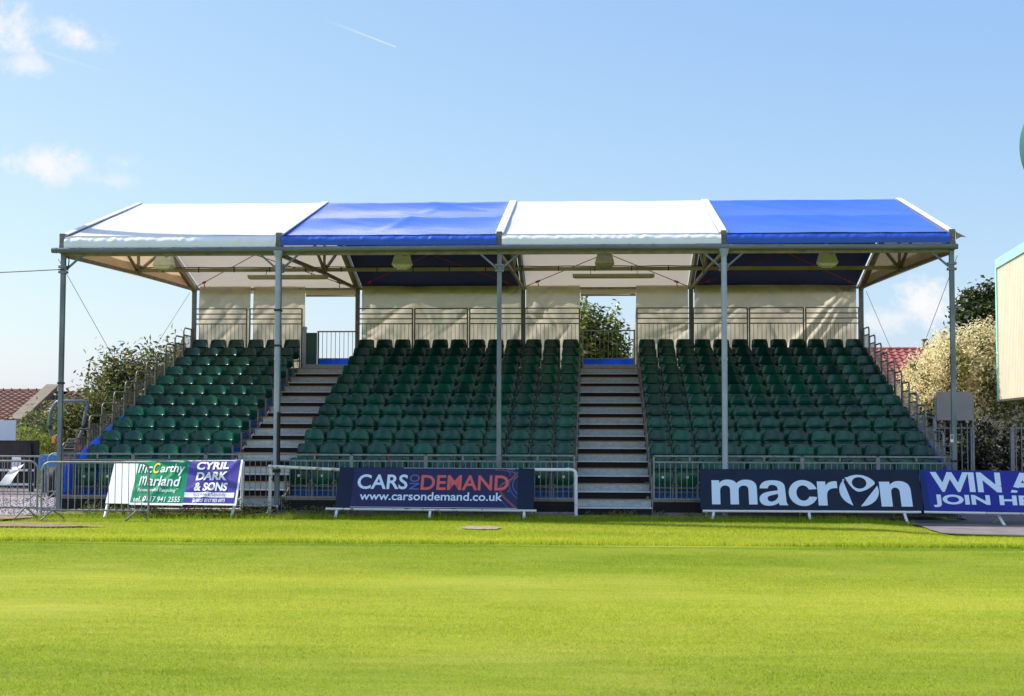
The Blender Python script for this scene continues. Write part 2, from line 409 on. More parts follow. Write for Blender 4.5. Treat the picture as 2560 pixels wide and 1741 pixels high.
L.new(hv.outputs[0], mc.inputs[7]); L.new(mc.outputs[2], p.inputs['Base Color'])
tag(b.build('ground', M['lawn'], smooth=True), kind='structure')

def ground_patch(name, pts, z, m, label=None):
    b = MB(); b.poly([(x, y, gh(x, y)+z) for x, y in pts]); o = b.build(name, m); tag(o, kind='structure'); return o
def jag(pts, amp, seed, step=.25):
    rg = random.Random(seed); out = []
    for i, p in enumerate(pts):
        q = pts[(i+1) % len(pts)]; d = math.dist(p, q); n = max(1, int(d/step))
        for k in range(n):
            t = k/n; out.append((p[0]+(q[0]-p[0])*t+rg.uniform(-amp, amp), p[1]+(q[1]-p[1])*t+rg.uniform(-amp, amp)))
    return out
asph = [(8.05,.2),(7.98,-.6),(7.95,-1.6),(7.92,-2.6),(7.95,-3.3),(8.15,-3.7),(8.7,-3.92),(10,-3.98),(40,-4.1),(40,30),(9.3,30),(9.3,.2)]
b = MB()
fl = jag(asph, .03, 5, .4)
b.poly([(x, y, -.052) for x, y in fl]); tag(b.build('asphalt_path', M['asphalt']), kind='structure')
b = MB(); b.poly([(x, y, .012) for x, y in jag([(-60,6),(-9.25,6),(-9.2,60),(-60,60)], .04, 2, 3)]); tag(b.build('yard', M['asphalt']), kind='structure')
b = MB(); b.poly([(x, y, .016) for x, y in jag([(-30,-1.15),(-11,-1.1),(-9.6,-1.2),(-8.85,-1.0),(-8.9,-.2),(-9.12,.3),(-9.12,5.9),(-30,6.1)], .06, 3)]); tag(b.build('gravel_path', M['gravel']), kind='structure')
b = MB(); b.poly([(x, y, .014) for x, y in jag([(-14,-1.8),(-9.3,-1.25),(-8.85,-1.6),(-9.0,-2.3),(-9.5,-2.8),(-14,-3.0)], .08, 4)])
b.poly([(x, y, .014) for x, y in jag([(-9.6,-3.6),(-8.2,-3.35),(-7.1,-3.7),(-6.6,-3.95),(-7.4,-4.25),(-9.6,-4.35)], .07, 6)])
tag(b.build('bare_soil', M['soil']), kind='structure')
b = MB(); b.poly([(x, y, .017) for x, y in jag([(-9.05,-.75),(3,-.7),(8,-.5),(8,.25),(-9.05,.25)], .05, 8)]); tag(b.build('gravel_strip', M['soil']), kind='structure')
b = MB(); b.poly([(x, y, .006) for x, y in jag([(-.43,-3.85),(-.1,-4.02),(.2,-3.98),(.30,-3.6),(.05,-3.2),(-.36,-3.25)], .06, 9, .1)])
tag(b.build('bare_patch', M['concrete']), kind='structure')

# pebbles of the gravel (nobody could count them)
rg = np.random.default_rng(5)
b = MB()
for _ in range(2600):
    x = -8.95-rg.random()**1.5*4; y = rg.uniform(-1.1, 5.5); s = rg.uniform(.012, .03)
    a = rg.uniform(0, 3); ca, sa = math.cos(a)*s, math.sin(a)*s
    b.hexa([(x-ca,y-sa,.0),(x+sa,y-ca,.0),(x+ca,y+sa,.0),(x-sa,y+ca,.0),(x-ca*.6,y-sa*.6,.016+s*.7),(x+sa*.6,y-ca*.6,.016+s*.7),(x+ca*.6,y+sa*.6,.016+s*.5),(x-sa*.6,y+ca*.6,.016+s*.6)])
tag(b.build('pebbles', mat('pale_pebbles', (.20,.165,.155), .9, 0, (.60,.55,.54), 14.)), 'loose pale grey pebbles strewn over the gravel path', 'gravel', kind='stuff')

# ---- the grass: one mass of blades
def grass_blades():
    rg = np.random.default_rng(3)
    parts = []
    def zone(n, y0, y1, h0, h1, w, lean, power=1., xlo=None):
        y = y0+(y1-y0)*rg.random(n)**power
        half = .375*(y+28.57)+2.2
        cx = 1.92-(y+28.57)*.0582
        x = cx+half*rg.uniform(-1, 1, n)
        keep = np.ones(n, bool)
        keep &= ~((x > 7.9+.12*np.sin(y*5)) & (y > -3.9+.06*np.sin(x*6)))
        keep &= ~((x < -8.85) & (y > -1.15))
        keep &= ~(y > -.55+.15*np.sin(x*3.1)+.1*np.sin(x*7.7))
        soil = ((x > -9.6) & (x < -6.7) & (y > -4.3) & (y < -3.5)) | ((x < -8.9) & (y > -2.85) & (y < -1.2))
        keep &= ~(soil & (rg.random(n) < .87))
        cov = ((x+.07)/.46)**2+((y+3.62)/.42)**2 < 1
        keep &= ~(cov & (rg.random(n) < .93))
        x, y = x[keep], y[keep]; n = len(x)
        h = rg.uniform(h0, h1, n)
        # tufty variation of height
        h *= 1+.15*np.sin(x*2.3+1.3*np.sin(y*1.7))*np.sin(y*3.1+x*.7)
        a = rg.uniform(0, 2*np.pi, n)
        ww = w*rg.uniform(.6, 1.3, n)
        la = rg.uniform(0, 2*np.pi, n); lm = lean*h*rg.uniform(.2, 1.4, n)
        zz = np.array([0.])-.02-.065*np.clip((x-6.9)/1.1,0,1)*np.clip((y+5.2)/1.3,0,1)
        v = np.empty((n,3,3))
        v[:,0,0] = x-np.cos(a)*ww/2; v[:,0,1] = y-np.sin(a)*ww/2; v[:,0,2] = zz
        v[:,1,0] = x+np.cos(a)*ww/2; v[:,1,1] = y+np.sin(a)*ww/2; v[:,1,2] = zz
        v[:,2,0] = x+np.cos(la)*lm; v[:,2,1] = y+np.sin(la)*lm; v[:,2,2] = zz+h
        parts.append(v)
    zone(640000, -21.5, -6.9, .010, .021, .0046, 1.2)
    zone(240000, -6.9, -.3, .022, .046, .0070, 1.0)
    zone(26000, -1.6, -.35, .05, .13, .011, .6)
    zone(9000, -7.02, -6.82, .06, .085, .010, .5)
    v = np.concatenate(parts); n = len(v)
    me = bpy.data.meshes.new('grass')
    me.vertices.add(3*n); me.vertices.foreach_set('co', v.ravel())
    me.loops.add(3*n); me.loops.foreach_set('vertex_index', np.arange(3*n))
    me.polygons.add(n); me.polygons.foreach_set('loop_start', np.arange(0,3*n,3)); me.polygons.foreach_set('loop_total', np.full(n,3))
    at = me.attributes.new('rnd', 'FLOAT', 'FACE'); at.data.foreach_set('value', rg.random(n).astype(np.float32))
    me.update(calc_edges=True)
    o = bpy.data.objects.new('grass', me); COL.objects.link(o)
    m = bpy.data.materials.new('grass_blade'); m.use_nodes = True
    nt = m.node_tree; N, L = nt.nodes, nt.links; N.clear()
    out = N.new('ShaderNodeOutputMaterial'); p = N.new('ShaderNodeBsdfPrincipled'); t = N.new('ShaderNodeBsdfTranslucent'); mx = N.new('ShaderNodeMixShader')
    geo = N.new('ShaderNodeNewGeometry')
    p.inputs['Roughness'].default_value = .6; p.inputs['Specular IOR Level'].default_value = .12
    cr = pitch_colour(N, L, geo)
    hs = N.new('ShaderNodeHueSaturation'); L.new(cr, hs.inputs['Color'])
    ra = N.new('ShaderNodeAttribute'); ra.attribute_name = 'rnd'
    vr = N.new('ShaderNodeMapRange'); vr.inputs['To Min'].default_value = .72; vr.inputs['To Max'].default_value = 1.28; L.new(ra.outputs['Fac'], vr.inputs['Value']); L.new(vr.outputs[0], hs.inputs['Value'])
    L.new(hs.outputs['Color'], p.inputs['Base Color']); L.new(hs.outputs['Color'], t.inputs['Color'])
    mx.inputs[0].default_value = .45
    L.new(p.outputs[0], mx.inputs[1]); L.new(t.outputs[0], mx.inputs[2]); L.new(mx.outputs[0], out.inputs['Surface'])
    me.materials.append(m)
    tag(o, 'short mown yellow green grass of the pitch', 'grass', kind='stuff')
grass_blades()

# ------------------------------------------------------------------ the stand
SX0, SX1 = -9.02, 9.03
A1 = (-5.95, -4.48); A2 = (1.56, 3.05)                       # the two aisles
stand = thing('grandstand', (0, .25, 0), 'stepped temporary grandstand of dark decks with blue sheets under a blue and white canopy', 'grandstand')
for k in range(12):
    y1 = YR[k+1] if k < 11 else 9.6
    b = MB(); b.box(SX0, SX1, YR[k], y1+.02, ZR[k]-.045, ZR[k]); b.build('deck', M['deck'], stand)
for k in range(11):
    for (x0, x1) in ((SX0+.02, A1[0]+.06), (A1[1]-.06, A2[0]+.06), (A2[1]-.06, SX1-.02)):
        b = MB(); y = YR[k+1]+.03
        def fr(u, v, x0=x0, x1=x1, y=y, k=k): return (x0+(x1-x0)*u, y+.010*math.sin(u*40+k)*math.sin(v*3.1), ZR[k]+.002+(ZR[k+1]-.05-ZR[k])*v)
        b.sheet(fr, 60, 3); b.build('riser_sheet', M['blue_sheet'], stand, smooth=True)
# steel bars across each riser and the deck edges of the seat blocks
for k in range(12):
    b = MB()
    for (x0, x1) in ((SX0, A1[0]), (A1[1], A2[0]), (A2[1], SX1)):
        b.box(x0, x1, YR[k]-.012, YR[k]-.001, ZR[k]-.045, ZR[k]+.006)
        if k < 11: b.box(x0, x1, YR[k+1]-.005, YR[k+1]+.015, ZR[k]+.10, ZR[k]+.135)
    b.build('edge_rail', M['bracket'], stand)
for (x0, x1) in ((SX0, A2[0]-.02), (A2[1]+.02, SX1)):
    b = MB(); b.box(x0, x1, .235, .262, .06, .27); b.build('front_board', M['fascia'], stand)
    b = MB(); b.box(x0-.01, x1+.01, .215, .27, .015, .058); b.build('base_rail', M['galv_dull'] if x0 > 0 else M['galv'], stand)
# supporting frames under the decks
b = MB()
for i in range(13):
    x = -9+i*1.5
    for k in range(1, 12, 2): b.bar((x, YR[k]+.2, 0), (x, YR[k]+.2, ZR[k]-.05), .05)
    b.bar((x, YR[0]+.05, .2), (x, 9.5, ZR[11]-.1), .06)
b.build('understructure', M['galv_dull'], stand)
# blue side sheets hung along both flanks
for s in (-1, 1):
    b = MB(); x = s*9.075
    def fs(u, v, x=x, s=s):
        y = .30+u*9.2
        top = (.87+.308*(y-.3)) if y < 5.6 else (.87+.308*5.3)+(ZR[11]-.2-(.87+.308*5.3))*(y-5.6)/3.9
        return (x+s*.02*math.sin(u*46)*(.3+v), y, .03+(top-.03)*v)
    b.sheet(fs, 90, 6, thick=(s*.006, 0, 0)); b.build('side_sheet', M['blue_sheet'], stand, smooth=True)
# back landing edge
b = MB(); b.box(SX0, SX1, 9.50, 9.62, ZR[11]-.2, ZR[11]-.05); b.build('back_beam', M['galv_dull'], stand)

def staircase(x0, x1, label):
    t = thing('staircase', ((x0+x1)/2, .25, 0), label, 'stairs', 'aisle stairs of the stand')
    for k in range(12):
        z = ZR[k]; y = YR[k]; zb = 0.01 if k == 0 else ZR[k-1]+.002
        b = MB(); b.box(x0, x1, y-.035, y-.014, z-.143, z-.010); b.build('riser_plate', M['riser'], t)
        b = MB(); b.box(x0, x1, y-.042, y-.013, z-.0095, z+.010); b.build('edge_strip', M['edge_orange'], t)
        b = MB(); b.box(x0+.005, x1-.005, y-.315, y-.036, z-.160, z-.144)
        h = b.build('half_step', M['riser'], t)
        b = MB(); b.box(x0-.015, x1+.015, y-.342, y-.316, z-.166, z-.140); n = b.build('nosing', M['nosing'], h)
        b = MB(); b.box(x0+.01, x1-.01, y-.305, y-.280, zb, z-.161); b.build('step_front', M['fascia'], t)
    # the last step up to the gate landing
    b = MB(); b.box(x0+.04, x1-.04, 9.18, 9.20, ZR[11]+.002, ZR[11]+.125); b.build('riser_plate', M['riser'], t)
    b = MB(); b.box(x0+.02, x1-.02, 9.201, 9.49, ZR[11]+.085, ZR[11]+.125); b.build('landing', M['deck'], t)
    for s in (x0-.03, x1+.03):
        b = MB()
        for k in range(12):
            b.box(s-.014, s+.014, YR[k]+.36, YR[k]+.40, ZR[k], ZR[k]+.44)
            b.box(s-.012, s+.012, YR[k]-.03, YR[k]-.002, (ZR[k-1] if k else .02)+.002, ZR[k]+.01)
        b.bar((s, YR[0]+.02, ZR[0]-.10), (s, YR[11]+.38, ZR[11]+.02), .02, .10)
        b.build('stringer', M['bracket'], t)
    return t
staircase(*A1, 'wide aisle steps rising beside the small left seat block, left ends in the sun')
staircase(*A2, 'grey and black aisle steps between the two large seat blocks, in full shade')

# ------------------------------------------------------------------ seats
def seat_meshes():
    prof = [(.030,.475),(.028,.50),(.034,.560),(.030,.585),(-.006,.596),(-.010,.606),(.004,.622),(.022,.685),(.040,.75),(.052,.792),(.058,.806)]
    NU = 14
    def surf(back):
        rows = []
        for (y, z) in prof:
            h = .224-.030*max(0, (z-.60)/.206)-(.012 if z < .58 else 0)
            zr = z-.770
            if zr > 0: h -= .038-math.sqrt(max(0, .038**2-zr*zr))
            row = []
            for i in range(NU+1):
                s = -1+2*i/NU
                wing = .050*abs(s)**5
                dish = .022*(1-s*s)
                zz = z-(.012*abs(s)**6 if z > .79 else 0)
                if back: row.append((s*(h-.004), y+dish-wing+.016, zz-.004))
                else: row.append((s*h, y+dish-wing, zz))
            rows.append(row)
        return rows
    b = MB(); F, K = surf(0), surf(1); nr = len(prof); n = NU+1
    for rr in (F, K):
        for row in rr: b.v += row
    def idx(k, j, i): return k*nr*n+j*n+i
    for j in range(nr-1):
        for i in range(NU):
            b.f.append((idx(0,j,i), idx(0,j,i+1), idx(0,j+1,i+1), idx(0,j+1,i)))
            b.f.append((idx(1,j,i), idx(1,j+1,i), idx(1,j+1,i+1), idx(1,j,i+1)))
    ring = [(0,i) for i in range(NU+1)]+[(j,NU) for j in range(1,nr)]+[(nr-1,i) for i in range(NU-1,-1,-1)]+[(j,0) for j in range(nr-2,0,-1)]
    for q in range(len(ring)):
        a, c = ring[q], ring[(q+1) % len(ring)]
        b.f.append((idx(0,*a), idx(1,*a), idx(1,*c), idx(0,*c)))
    b.mi = [0]*len(b.f)
    back = b
    # the tipped-up pan: a dished slab standing on edge in front of the backrest
    p = MB(); NU2, NV = 12, 9
    def pan(u, v):
        s = -1+2*u; z = .255+.275*v
        h = .205
        if v < .3: h -= .07*(1-math.sqrt(max(0, 1-((.3-v)/.3)**2)))
        if v > .93: h -= .012
        y = -.046-.026*v-.018*math.sin(math.pi*v)-.012*(1-s*s)
        return (s*h, y, z)
    p.sheet(pan, NU2, NV, thick=(0, .035, .008))
    k = MB()
    for s in (-1, 1):
        x = s*.205
        k.box(x-.012, x+.012, -.02, .02, 0, .50)
        k.bar((x, .0, .27), (x, -.12, .23), .022)
    k.box(-.245, .245, .018, .045, .20, .235)
    k.box(-.03, .03, -.05, .03, .30, .34)
    for s in (-1, 1): k.box(s*.15-.008, s*.15+.008, -.014, .004, .512, .526)
    return back, p, k
sb, sp, sk = seat_meshes()
ORD = ['first','second','third','fourth','fifth','sixth','seventh','eighth','ninth','tenth','eleventh','twelfth']
blocks = []
for name, mods in (('left', (-8.97, -7.45)), ('middle', (-4.45, -2.95, -1.46, .045)), ('right', (3.055, 4.52, 6.02, 7.49))):
    blocks.append((name, [m+.255+.4925*i for m in mods for i in range(3)]))
proto = None
srng = random.Random(21)
far, front = [], []
for k in range(12):
    for bname, X in blocks:
        for i, x in enumerate(X):
            loc = (x, YR[k]+.50, ZR[k]+.001-(.035 if bname == 'left' and k < 10 else 0))
            if k >= 10: far.append(loc); continue
            rowname = 'front row' if k == 0 else ORD[k]+' row up'
            lab = f'dark green tip-up seat, {rowname}, {ORD[i]} from left in {bname} block'
            if proto is None:
                proto = thing('stadium_seat', loc, lab, 'seat', 'green tip-up seats in the stand')
                for mb, nm, mm in ((sb, 'backrest', M['seat']), (sp, 'seat_pan', M['seat']), (sk, 'bracket', M['bracket'])):
                    mb.v = [(a+loc[0], c+loc[1], d+loc[2]) for a, c, d in mb.v]
                    o = mb.build(nm, mm, proto, smooth=32 if nm != 'bracket' else False)
                    mb.v = [(a-loc[0], c-loc[1], d-loc[2]) for a, c, d in mb.v]
                t = proto
            else:
                t = dup(proto, loc, lab)
            t.rotation_euler.z = srng.uniform(-.012, .012)
            t.rotation_euler.x = srng.uniform(-.02, .01)
            if k == 0: front.append((t, loc))
for t, loc in front:
    b = MB(); b.box(loc[0]-.024, loc[0]+.024, loc[1]-.112, loc[1]-.080, loc[2]+.41, loc[2]+.458); b.build('number_tag', M['tag'], t)
b = MB()
for loc in far:
    for mb, mi in ((sb, 0), (sp, 0), (sk, 1)):
        off = len(b.v)
        b.v += [(a+loc[0], c+loc[1], d+loc[2]) for a, c, d in mb.v]
        b.f += [tuple(q+off for q in f) for f in mb.f]; b.mi += [mi]*len(mb.f)
tag(b.build('rear_seats', [M['seat'], M['bracket']], smooth=32), 'two topmost rows of dark green seats below the back railings', 'seats', 'green tip-up seats in the stand', 'stuff')

# ------------------------------------------------------------------ railings
def front_rail(x0, x1, label, red=False):
    t = thing('guard_rail', ((x0+x1)/2, .235, .318), label, 'railing', 'guard rails along the front of the stand')
    y, z0, z1, z2 = .225, .332, 1.070, 1.193
    b = MB()
    for x in (x0, x1): b.bar((x, y, z0-.02), (x, y, z2), .034)
    b.bar((x0, y, z2), (x1, y, z2), .034, .034); b.bar((x0, y, z1), (x1, y, z1), .030, .030); b.bar((x0, y, z0), (x1, y, z0), .030, .030)
    b.build('frame', M['galv'], t)
    b = MB(); n = int(round((x1-x0)/.113))
    for i in range(1, n): b.bar((x0+(x1-x0)*i/n, y, z0), (x0+(x1-x0)*i/n, y, z1), .013)
    b.build('infill', M['galv'], t)
    b = MB(); xm = (x0+x1)/2; b.bar((xm, y, z1), (xm, y, z2), .03); b.build('stub_post', M['red_strap'] if red else M['galv'], t)
fr = [-9.03,-7.54,-6.03,-4.53,-3.02,-1.50,.01,1.53]
fl_ = ['at the far left end, behind the overlapping crowd barrier','behind the green half of the left banner','behind the purple banner, closing the sunlit aisle','between the second post and the navy cars board','behind the left third of the cars board, red stub on top','behind the middle of the cars board','right of the centre post, ending at the shaded stairs']
for i in range(7): front_rail(fr[i]+.018, fr[i+1]-.018, 'galvanised guard rail '+fl_[i], i == 4)
fr = [3.09,4.56,6.06,7.555,9.06]
fl_ = ['starting right of the shaded stairs','just right of the fourth post, above the big letter a','above the round ball emblem of the dark board','at the far right end, beside the sloping side railing']
for i in range(4): front_rail(fr[i]+.018, fr[i+1]-.018, 'galvanised guard rail '+fl_[i])

def side_rail(k, s):
    x = s*9.045; y0 = YR[k]+.03; y1 = YR[k+1]-.035; z0 = ZR[k]; z2 = z0+1.09; z1 = z0+.90
    side = 'left' if s < 0 else 'right'
    t = thing('side_rail', (x, (y0+y1)/2, z0), f'hoop topped side railing on {side} flank, {ORD[k]} step from the ground', 'railing', f'stepped railings on the {side} flank of the stand')
    b = MB(); r = .13
    pts = [(x, y0, z0-.05), (x, y0, z2-r)]+[(x, y0+r-r*math.cos(a), z2-r+r*math.sin(a)) for a in (.4,.8,1.2)]+[(x, y0+r, z2), (x, y1, z2), (x, y1, z0-.05)]
    b.tube(pts[:-1]+[(x, y1, z2)], .021, 8); b.tube([(x, y1, z2), (x, y1, z0-.05)], .021, 8)
    b.tube([(x, y0, z1), (x, y1, z1)], .017, 6); b.tube([(x, y0, z0+.06), (x, y1, z0+.06)], .015, 6)
    b.build('frame', M['galv_dull'] if s < 0 else M['galv'], t, smooth=40)
    b = MB()
    for i in range(1, 7): b.bar((x, y0+(y1-y0)*i/7, z0+.06), (x, y0+(y1-y0)*i/7, z1), .012)
    b.build('infill', M['galv_dull'] if s < 0 else M['galv'], t)
for s in (-1, 1):
    for k in range(12): side_rail(k, s)

def back_rail(x0, x1, label):
    t = thing('back_rail', ((x0+x1)/2, 9.42, ZR[11]), label, 'railing', 'back railings behind the top row of seats')
    y = 9.42; zs = (4.548, 4.682, 4.817, 4.96)
    b = MB()
    for x in (x0, x1): b.bar((x, y, ZR[11]), (x, y, 4.96), .036)
    for z in zs: b.bar((x0, y, z), (x1, y, z), .030, .030)
    b.build('frame', M['galv_dull'], t)
    b = MB(); n = int(round((x1-x0)/.107))
    for i in range(1, n): b.bar((x0+(x1-x0)*i/n, y, ZR[11]+.1), (x0+(x1-x0)*i/n, y, 4.548), .011)
    b.build('infill', M['galv_dull'], t)
br = [(-8.90,-7.50),(-7.41,-5.985),(-4.43,-2.975),(-2.915,-1.49),(-1.43,.01),(.06,1.515),(3.05,4.46),(4.55,5.975),(6.03,7.45),(7.51,8.90)]
bl_ = ['in the leftmost corner before the cream sheet','left of the open left doorway','right of the open left doorway','second right of the left doorway','left of the rear centre post','left of the middle doorway with the tree','right of the middle doorway with the tree','third from the right end','second from the right end','before the creased sheet at the right end']
for q, l in zip(br, bl_): back_rail(*q, 'dull steel back railing '+l)

def gate(x0, x1, label, top):
    t = thing('gate', ((x0+x1)/2, 9.5, 3.45), label, 'gate', 'low gates in the back doorways')
    b = MB(); y = 9.52
    for x in (x0, x1): b.bar((x, y, 3.45), (x, y, top), .04)
    b.bar((x0-.03, y, top), (x1+.03, y, top), .035); b.bar((x0, y, 3.61), (x1, y, 3.61), .03)
    b.build('frame', M['galv'] if x0 > 0 else M['galv_dull'], t)
    b = MB(); n = int(round((x1-x0)/.115))
    for i in range(1, n): b.bar((x0+(x1-x0)*i/n, y, 3.61), (x0+(x1-x0)*i/n, y, top), .013)
    b.build('infill', M['galv'] if x0 > 0 else M['galv_dull'], t)
    b = MB(); b.sheet(lambda u, v: (x0-.02+(x1-x0+.04)*u, y+.02+.008*math.sin(u*20), 3.455+.14*v), 20, 2, thick=(0,.004,0)); b.build('kick_sheet', M['blue_sheet'], t)
gate(-5.55, -4.50, 'low barred gate in the left doorway against open sky', 4.345)
gate(1.60, 2.98, 'low barred gate in the middle doorway in front of the tree', 4.365)
t = thing('screen_panel', (-5.70, 9.3, ZR[11]), 'dark green upright panel beside the gate of the left doorway', 'panel')
b = MB(); b.box(-5.83, -5.545, 9.30, 9.33, ZR[11], 4.30); b.build('board', M['green_panel'], t)
b = MB(); b.box(-5.93, -5.832, 9.26, 9.34, ZR[11], 4.42); b.hexa([(-5.95,9.25,4.42),(-5.81,9.25,4.40),(-5.81,9.35,4.40),(-5.95,9.35,4.42),(-5.95,9.25,4.47),(-5.83,9.25,4.46),(-5.83,9.35,4.46),(-5.95,9.35,4.47)]); b.build('edge_post', M['pvc_grey'], t)

# ------------------------------------------------------------------ the canopy
FX = [-9., -4.5, 0., 4.5, 9.]
can = thing('canopy', (0, 0, 0), 'gabled fabric canopy of two white and two blue bays on tall steel posts', 'canopy')
EZ, RZ, BZ = 5.655, 7.105, 5.56          # eave, ridge and rear eave heights of the cloth
def roof_z(y): return EZ+(RZ-EZ)*(y/4.8) if y < 4.8 else RZ+(BZ-RZ)*((y-4.8)/5.08)
for i, x in enumerate(FX):
    # front post with its foot, top bracket and knee braces
    b = MB(); w = .088
    b.box(x-w/2, x+w/2, -.044, .044, .0, 5.29)
    b.box(x-.13, x+.13, -.13, .13, .0, .025)
    for s in (-1, 1): b.box(x+s*.095-.015, x+s*.095+.015, -.015, .015, .025, .06)
    p = b.build('post', M['post'], can)
    b = MB()
    b.box(x-.058, x+.058, -.10, .04, 5.30, 5.71); b.box(x-.068, x+.068, -.085, .05, 5.42, 5.47)
    b.box(x-.03, x+.03, -.112, -.1, 5.36, 5.40); b.box(x-.03, x+.03, -.112, -.1, 5.54, 5.60)
    b.build('end_bracket', M['galv_dull'], p)
    b = MB()
    b.box(x-.085, x+.085, -.062, .062, 4.90, 4.945); b.box(x-.085, x+.085, -.062, .062, 5.01, 5.055)
    for s in (-1, 1):
        if abs(x+s*.5) > 9.1: continue
        b.bar((x+s*.06, -.0, 4.98), (x+s*.40, -.0, 5.275), .038)
        b.box(x+s*.075-.02, x+s*.075+.02, -.075, -.055, 4.955, 5.0)
    b.build('knee_brace', M['post'], p)
    if i in (1, 3):
        b = MB(); yd = -.115
        b.tube([(x, yd, .86 if i == 1 else .02), (x, yd, 2.2), (x, yd, 4.0), (x, yd, 5.20)], .056, 14)
        b.tube([(x, yd, 5.18), (x, yd-.01, 5.26), (x, yd-.01, 5.33)], [.060, .085, .11], 14)
        for z in (1.6, 3.1, 4.5): b.tube([(x, yd, z), (x, yd, z+.05)], .064, 14)
        b.build('downpipe', M['pvc_grey'], p, smooth=50)
        if i == 1:
            b = MB(); b.box(x+.035, x+.075, -.20, -.06, .95, 2.05); b.box(x-.062, x+.066, -.182, .05, .84, .90); b.build('tie_strip', M['black'], p)
    if i in (0, 1, 4):
        b = MB()
        for z in ((2.62,) if i == 0 else (3.38, 4.1) if i == 1 else (1.1,)): b.box(x-.06, x+.06, -.185 if i == 1 else -.06, .06, z, z+.04)
        b.build('cable_tie', M['black'], p)
    # rear post
    b = MB(); b.box(x-.055, x+.055, 9.56, 9.66, 0, 5.50); b.build('rear_post', M['galv_dull'], can)
    # roof frame: rafter with chord, king post and web braces
    b = MB()
    b.bar((x, .0, 5.58), (x, 4.8, 6.99), .085, .14); b.bar((x, 4.8, 6.99), (x, 9.62, 5.47), .085, .14)
    raf = b.build('rafter', M['algae'], can)
    b = MB(); b.bar((x, .08, 5.27), (x, 4.8, 5.42), .06, .075); b.bar((x, 4.8, 5.42), (x, 9.6, 5.50), .06, .075); b.build('bottom_chord', M['algae'], raf)
    b = MB(); b.bar((x, 4.8, 5.42), (x, 4.8, 6.95), .06); b.box(x-.05, x+.05, 4.70, 4.90, 5.40, 5.62); b.build('king_post', M['algae'], raf)
    for yy in (2.6, 7.0):
        b = MB(); b.bar((x, 4.8, 5.47), (x, yy, roof_z(yy)-.12), .055); b.build('web_brace', M['algae'], raf)
    # raised white strip over the seam of two bays
    b = MB(); ws = .075 if 0 < i < 4 else .055
    b.bar((x, -.09, EZ+.012), (x, 4.8, RZ+.016), ws*2, .022); b.bar((x, 4.8, RZ+.016), (x, 9.86, BZ+.015), ws*2, .022)
    b.build('seam_strip', M['strip'], can)
    b = MB()
    for s in (-1, 1): b.bar((x+s*(ws+.008), -.09, EZ+.008), (x+s*(ws+.008), 4.8, RZ+.012), .012, .018)
    b.build('edge_piping', M['pvc_grey'], can)
# long members
b = MB(); b.bar((-9, 4.8, 5.495), (9, 4.8, 5.495), .05, .085); b.build('tie_beam', M['tie'], can)
b = MB(); b.bar((-9, 4.8, 6.93), (9, 4.8, 6.93), .06, .10); b.build('ridge_beam', M['algae'], can)
for yy in (2.4, 7.25):
    b = MB(); b.bar((-9, yy, roof_z(yy)-.10), (9, yy, roof_z(yy)-.10), .05, .08); b.build('purlin', M['algae'], can)
b = MB(); b.box(-9.05, 9.05, -.03, .06, 5.255, 5.325); b.build('eave_beam', M['algae'], can)
b = MB(); b.box(-9.05, 9.05, 9.775, 9.82, 5.50, 5.565); b.build('rear_eave_beam', M['algae'], can)
b = MB()
def gz(x): return 5.365+.012*math.sin(x*.35+1)
b.tube([(x*.494-9.19, -.15, gz(x*.494-9.19)) for x in range(38)], .055, 12)
for q in range(38):
    x = -9.1+q*.488
    b.tube([(x-.018, -.15, gz(x)), (x+.018, -.15, gz(x))], .060, 12)
gut = b.build('gutter', M['gutter'], can, smooth=50)
# cloth
for i in range(4):
    x0, x1 = FX[i]+.085, FX[i+1]-.085
    white = i % 2 == 0
    m = M['white_pvc'] if white else M['blue_pvc']
    b = MB()
    def cloth(u, v, i=i, x0=x0, x1=x1):
        x = x0+(x1-x0)*u
        y = -.10+9.945*v
        z = roof_z(max(0, y))
        yl = y if y < 4.8 else 9.6-y
        seg = (yl % 2.4)/2.4 if yl > 0 else 0
        edge = math.sin(math.pi*u)**.5
        z -= .055*math.sin(math.pi*seg)*edge
        if not (i % 2): z -= .02*edge*math.sin(math.pi*seg)
        # tension creases running in from the corners
        cr = .010*fbm((x*.8+yl*.9), (x-yl)*.12+i*9, 2, 1.7, 3)
        cr += .012*fbm(x*.6, y*.25, i*3., 1., 3)
        cr += .016*math.exp(-((x-(x0+x1)/2-.25*yl+.5)/.16)**2)*math.sin(math.pi*min(1, yl/4.8))*(1 if i == 1 else .3)
        return (x, y, z+cr*edge)
    b.sheet(cloth, 60, 90)
    pn = b.build('roof_panel', m, can, smooth=True)
    bz = 5.435 if i else 5.40
    b = MB()
    def val(u, v, i=i, x0=x0, x1=x1, bz=bz):
        x = x0-.03+(x1-x0+.06)*u
        z = EZ-.01-(EZ-.01-bz)*v
        w = max(0, fbm(x*7, i*5, 0, 1, 2))*math.sin(math.pi*min(1, v/.58))*.030 if v < .58 else 0
        k = .02*abs(math.sin(x*9+fbm(x, i, 1, 2.)*3))*max(0, 1-abs(v-.3)/.3)
        return (x, -.085-.060*min(1, v/.5)-.010*math.sin(math.pi*v)-w-k, z)
    b.sheet(val, 150, 10); b.build('valance', M['white_val'] if white else M['blue_val'], pn, smooth=True)
    b = MB(); b.sheet(lambda u, v: (x0+(x1-x0)*u, 9.838+.008*math.sin(u*30), BZ+.0-.15*v), 40, 3); b.build('rear_valance', m, pn, smooth=True)
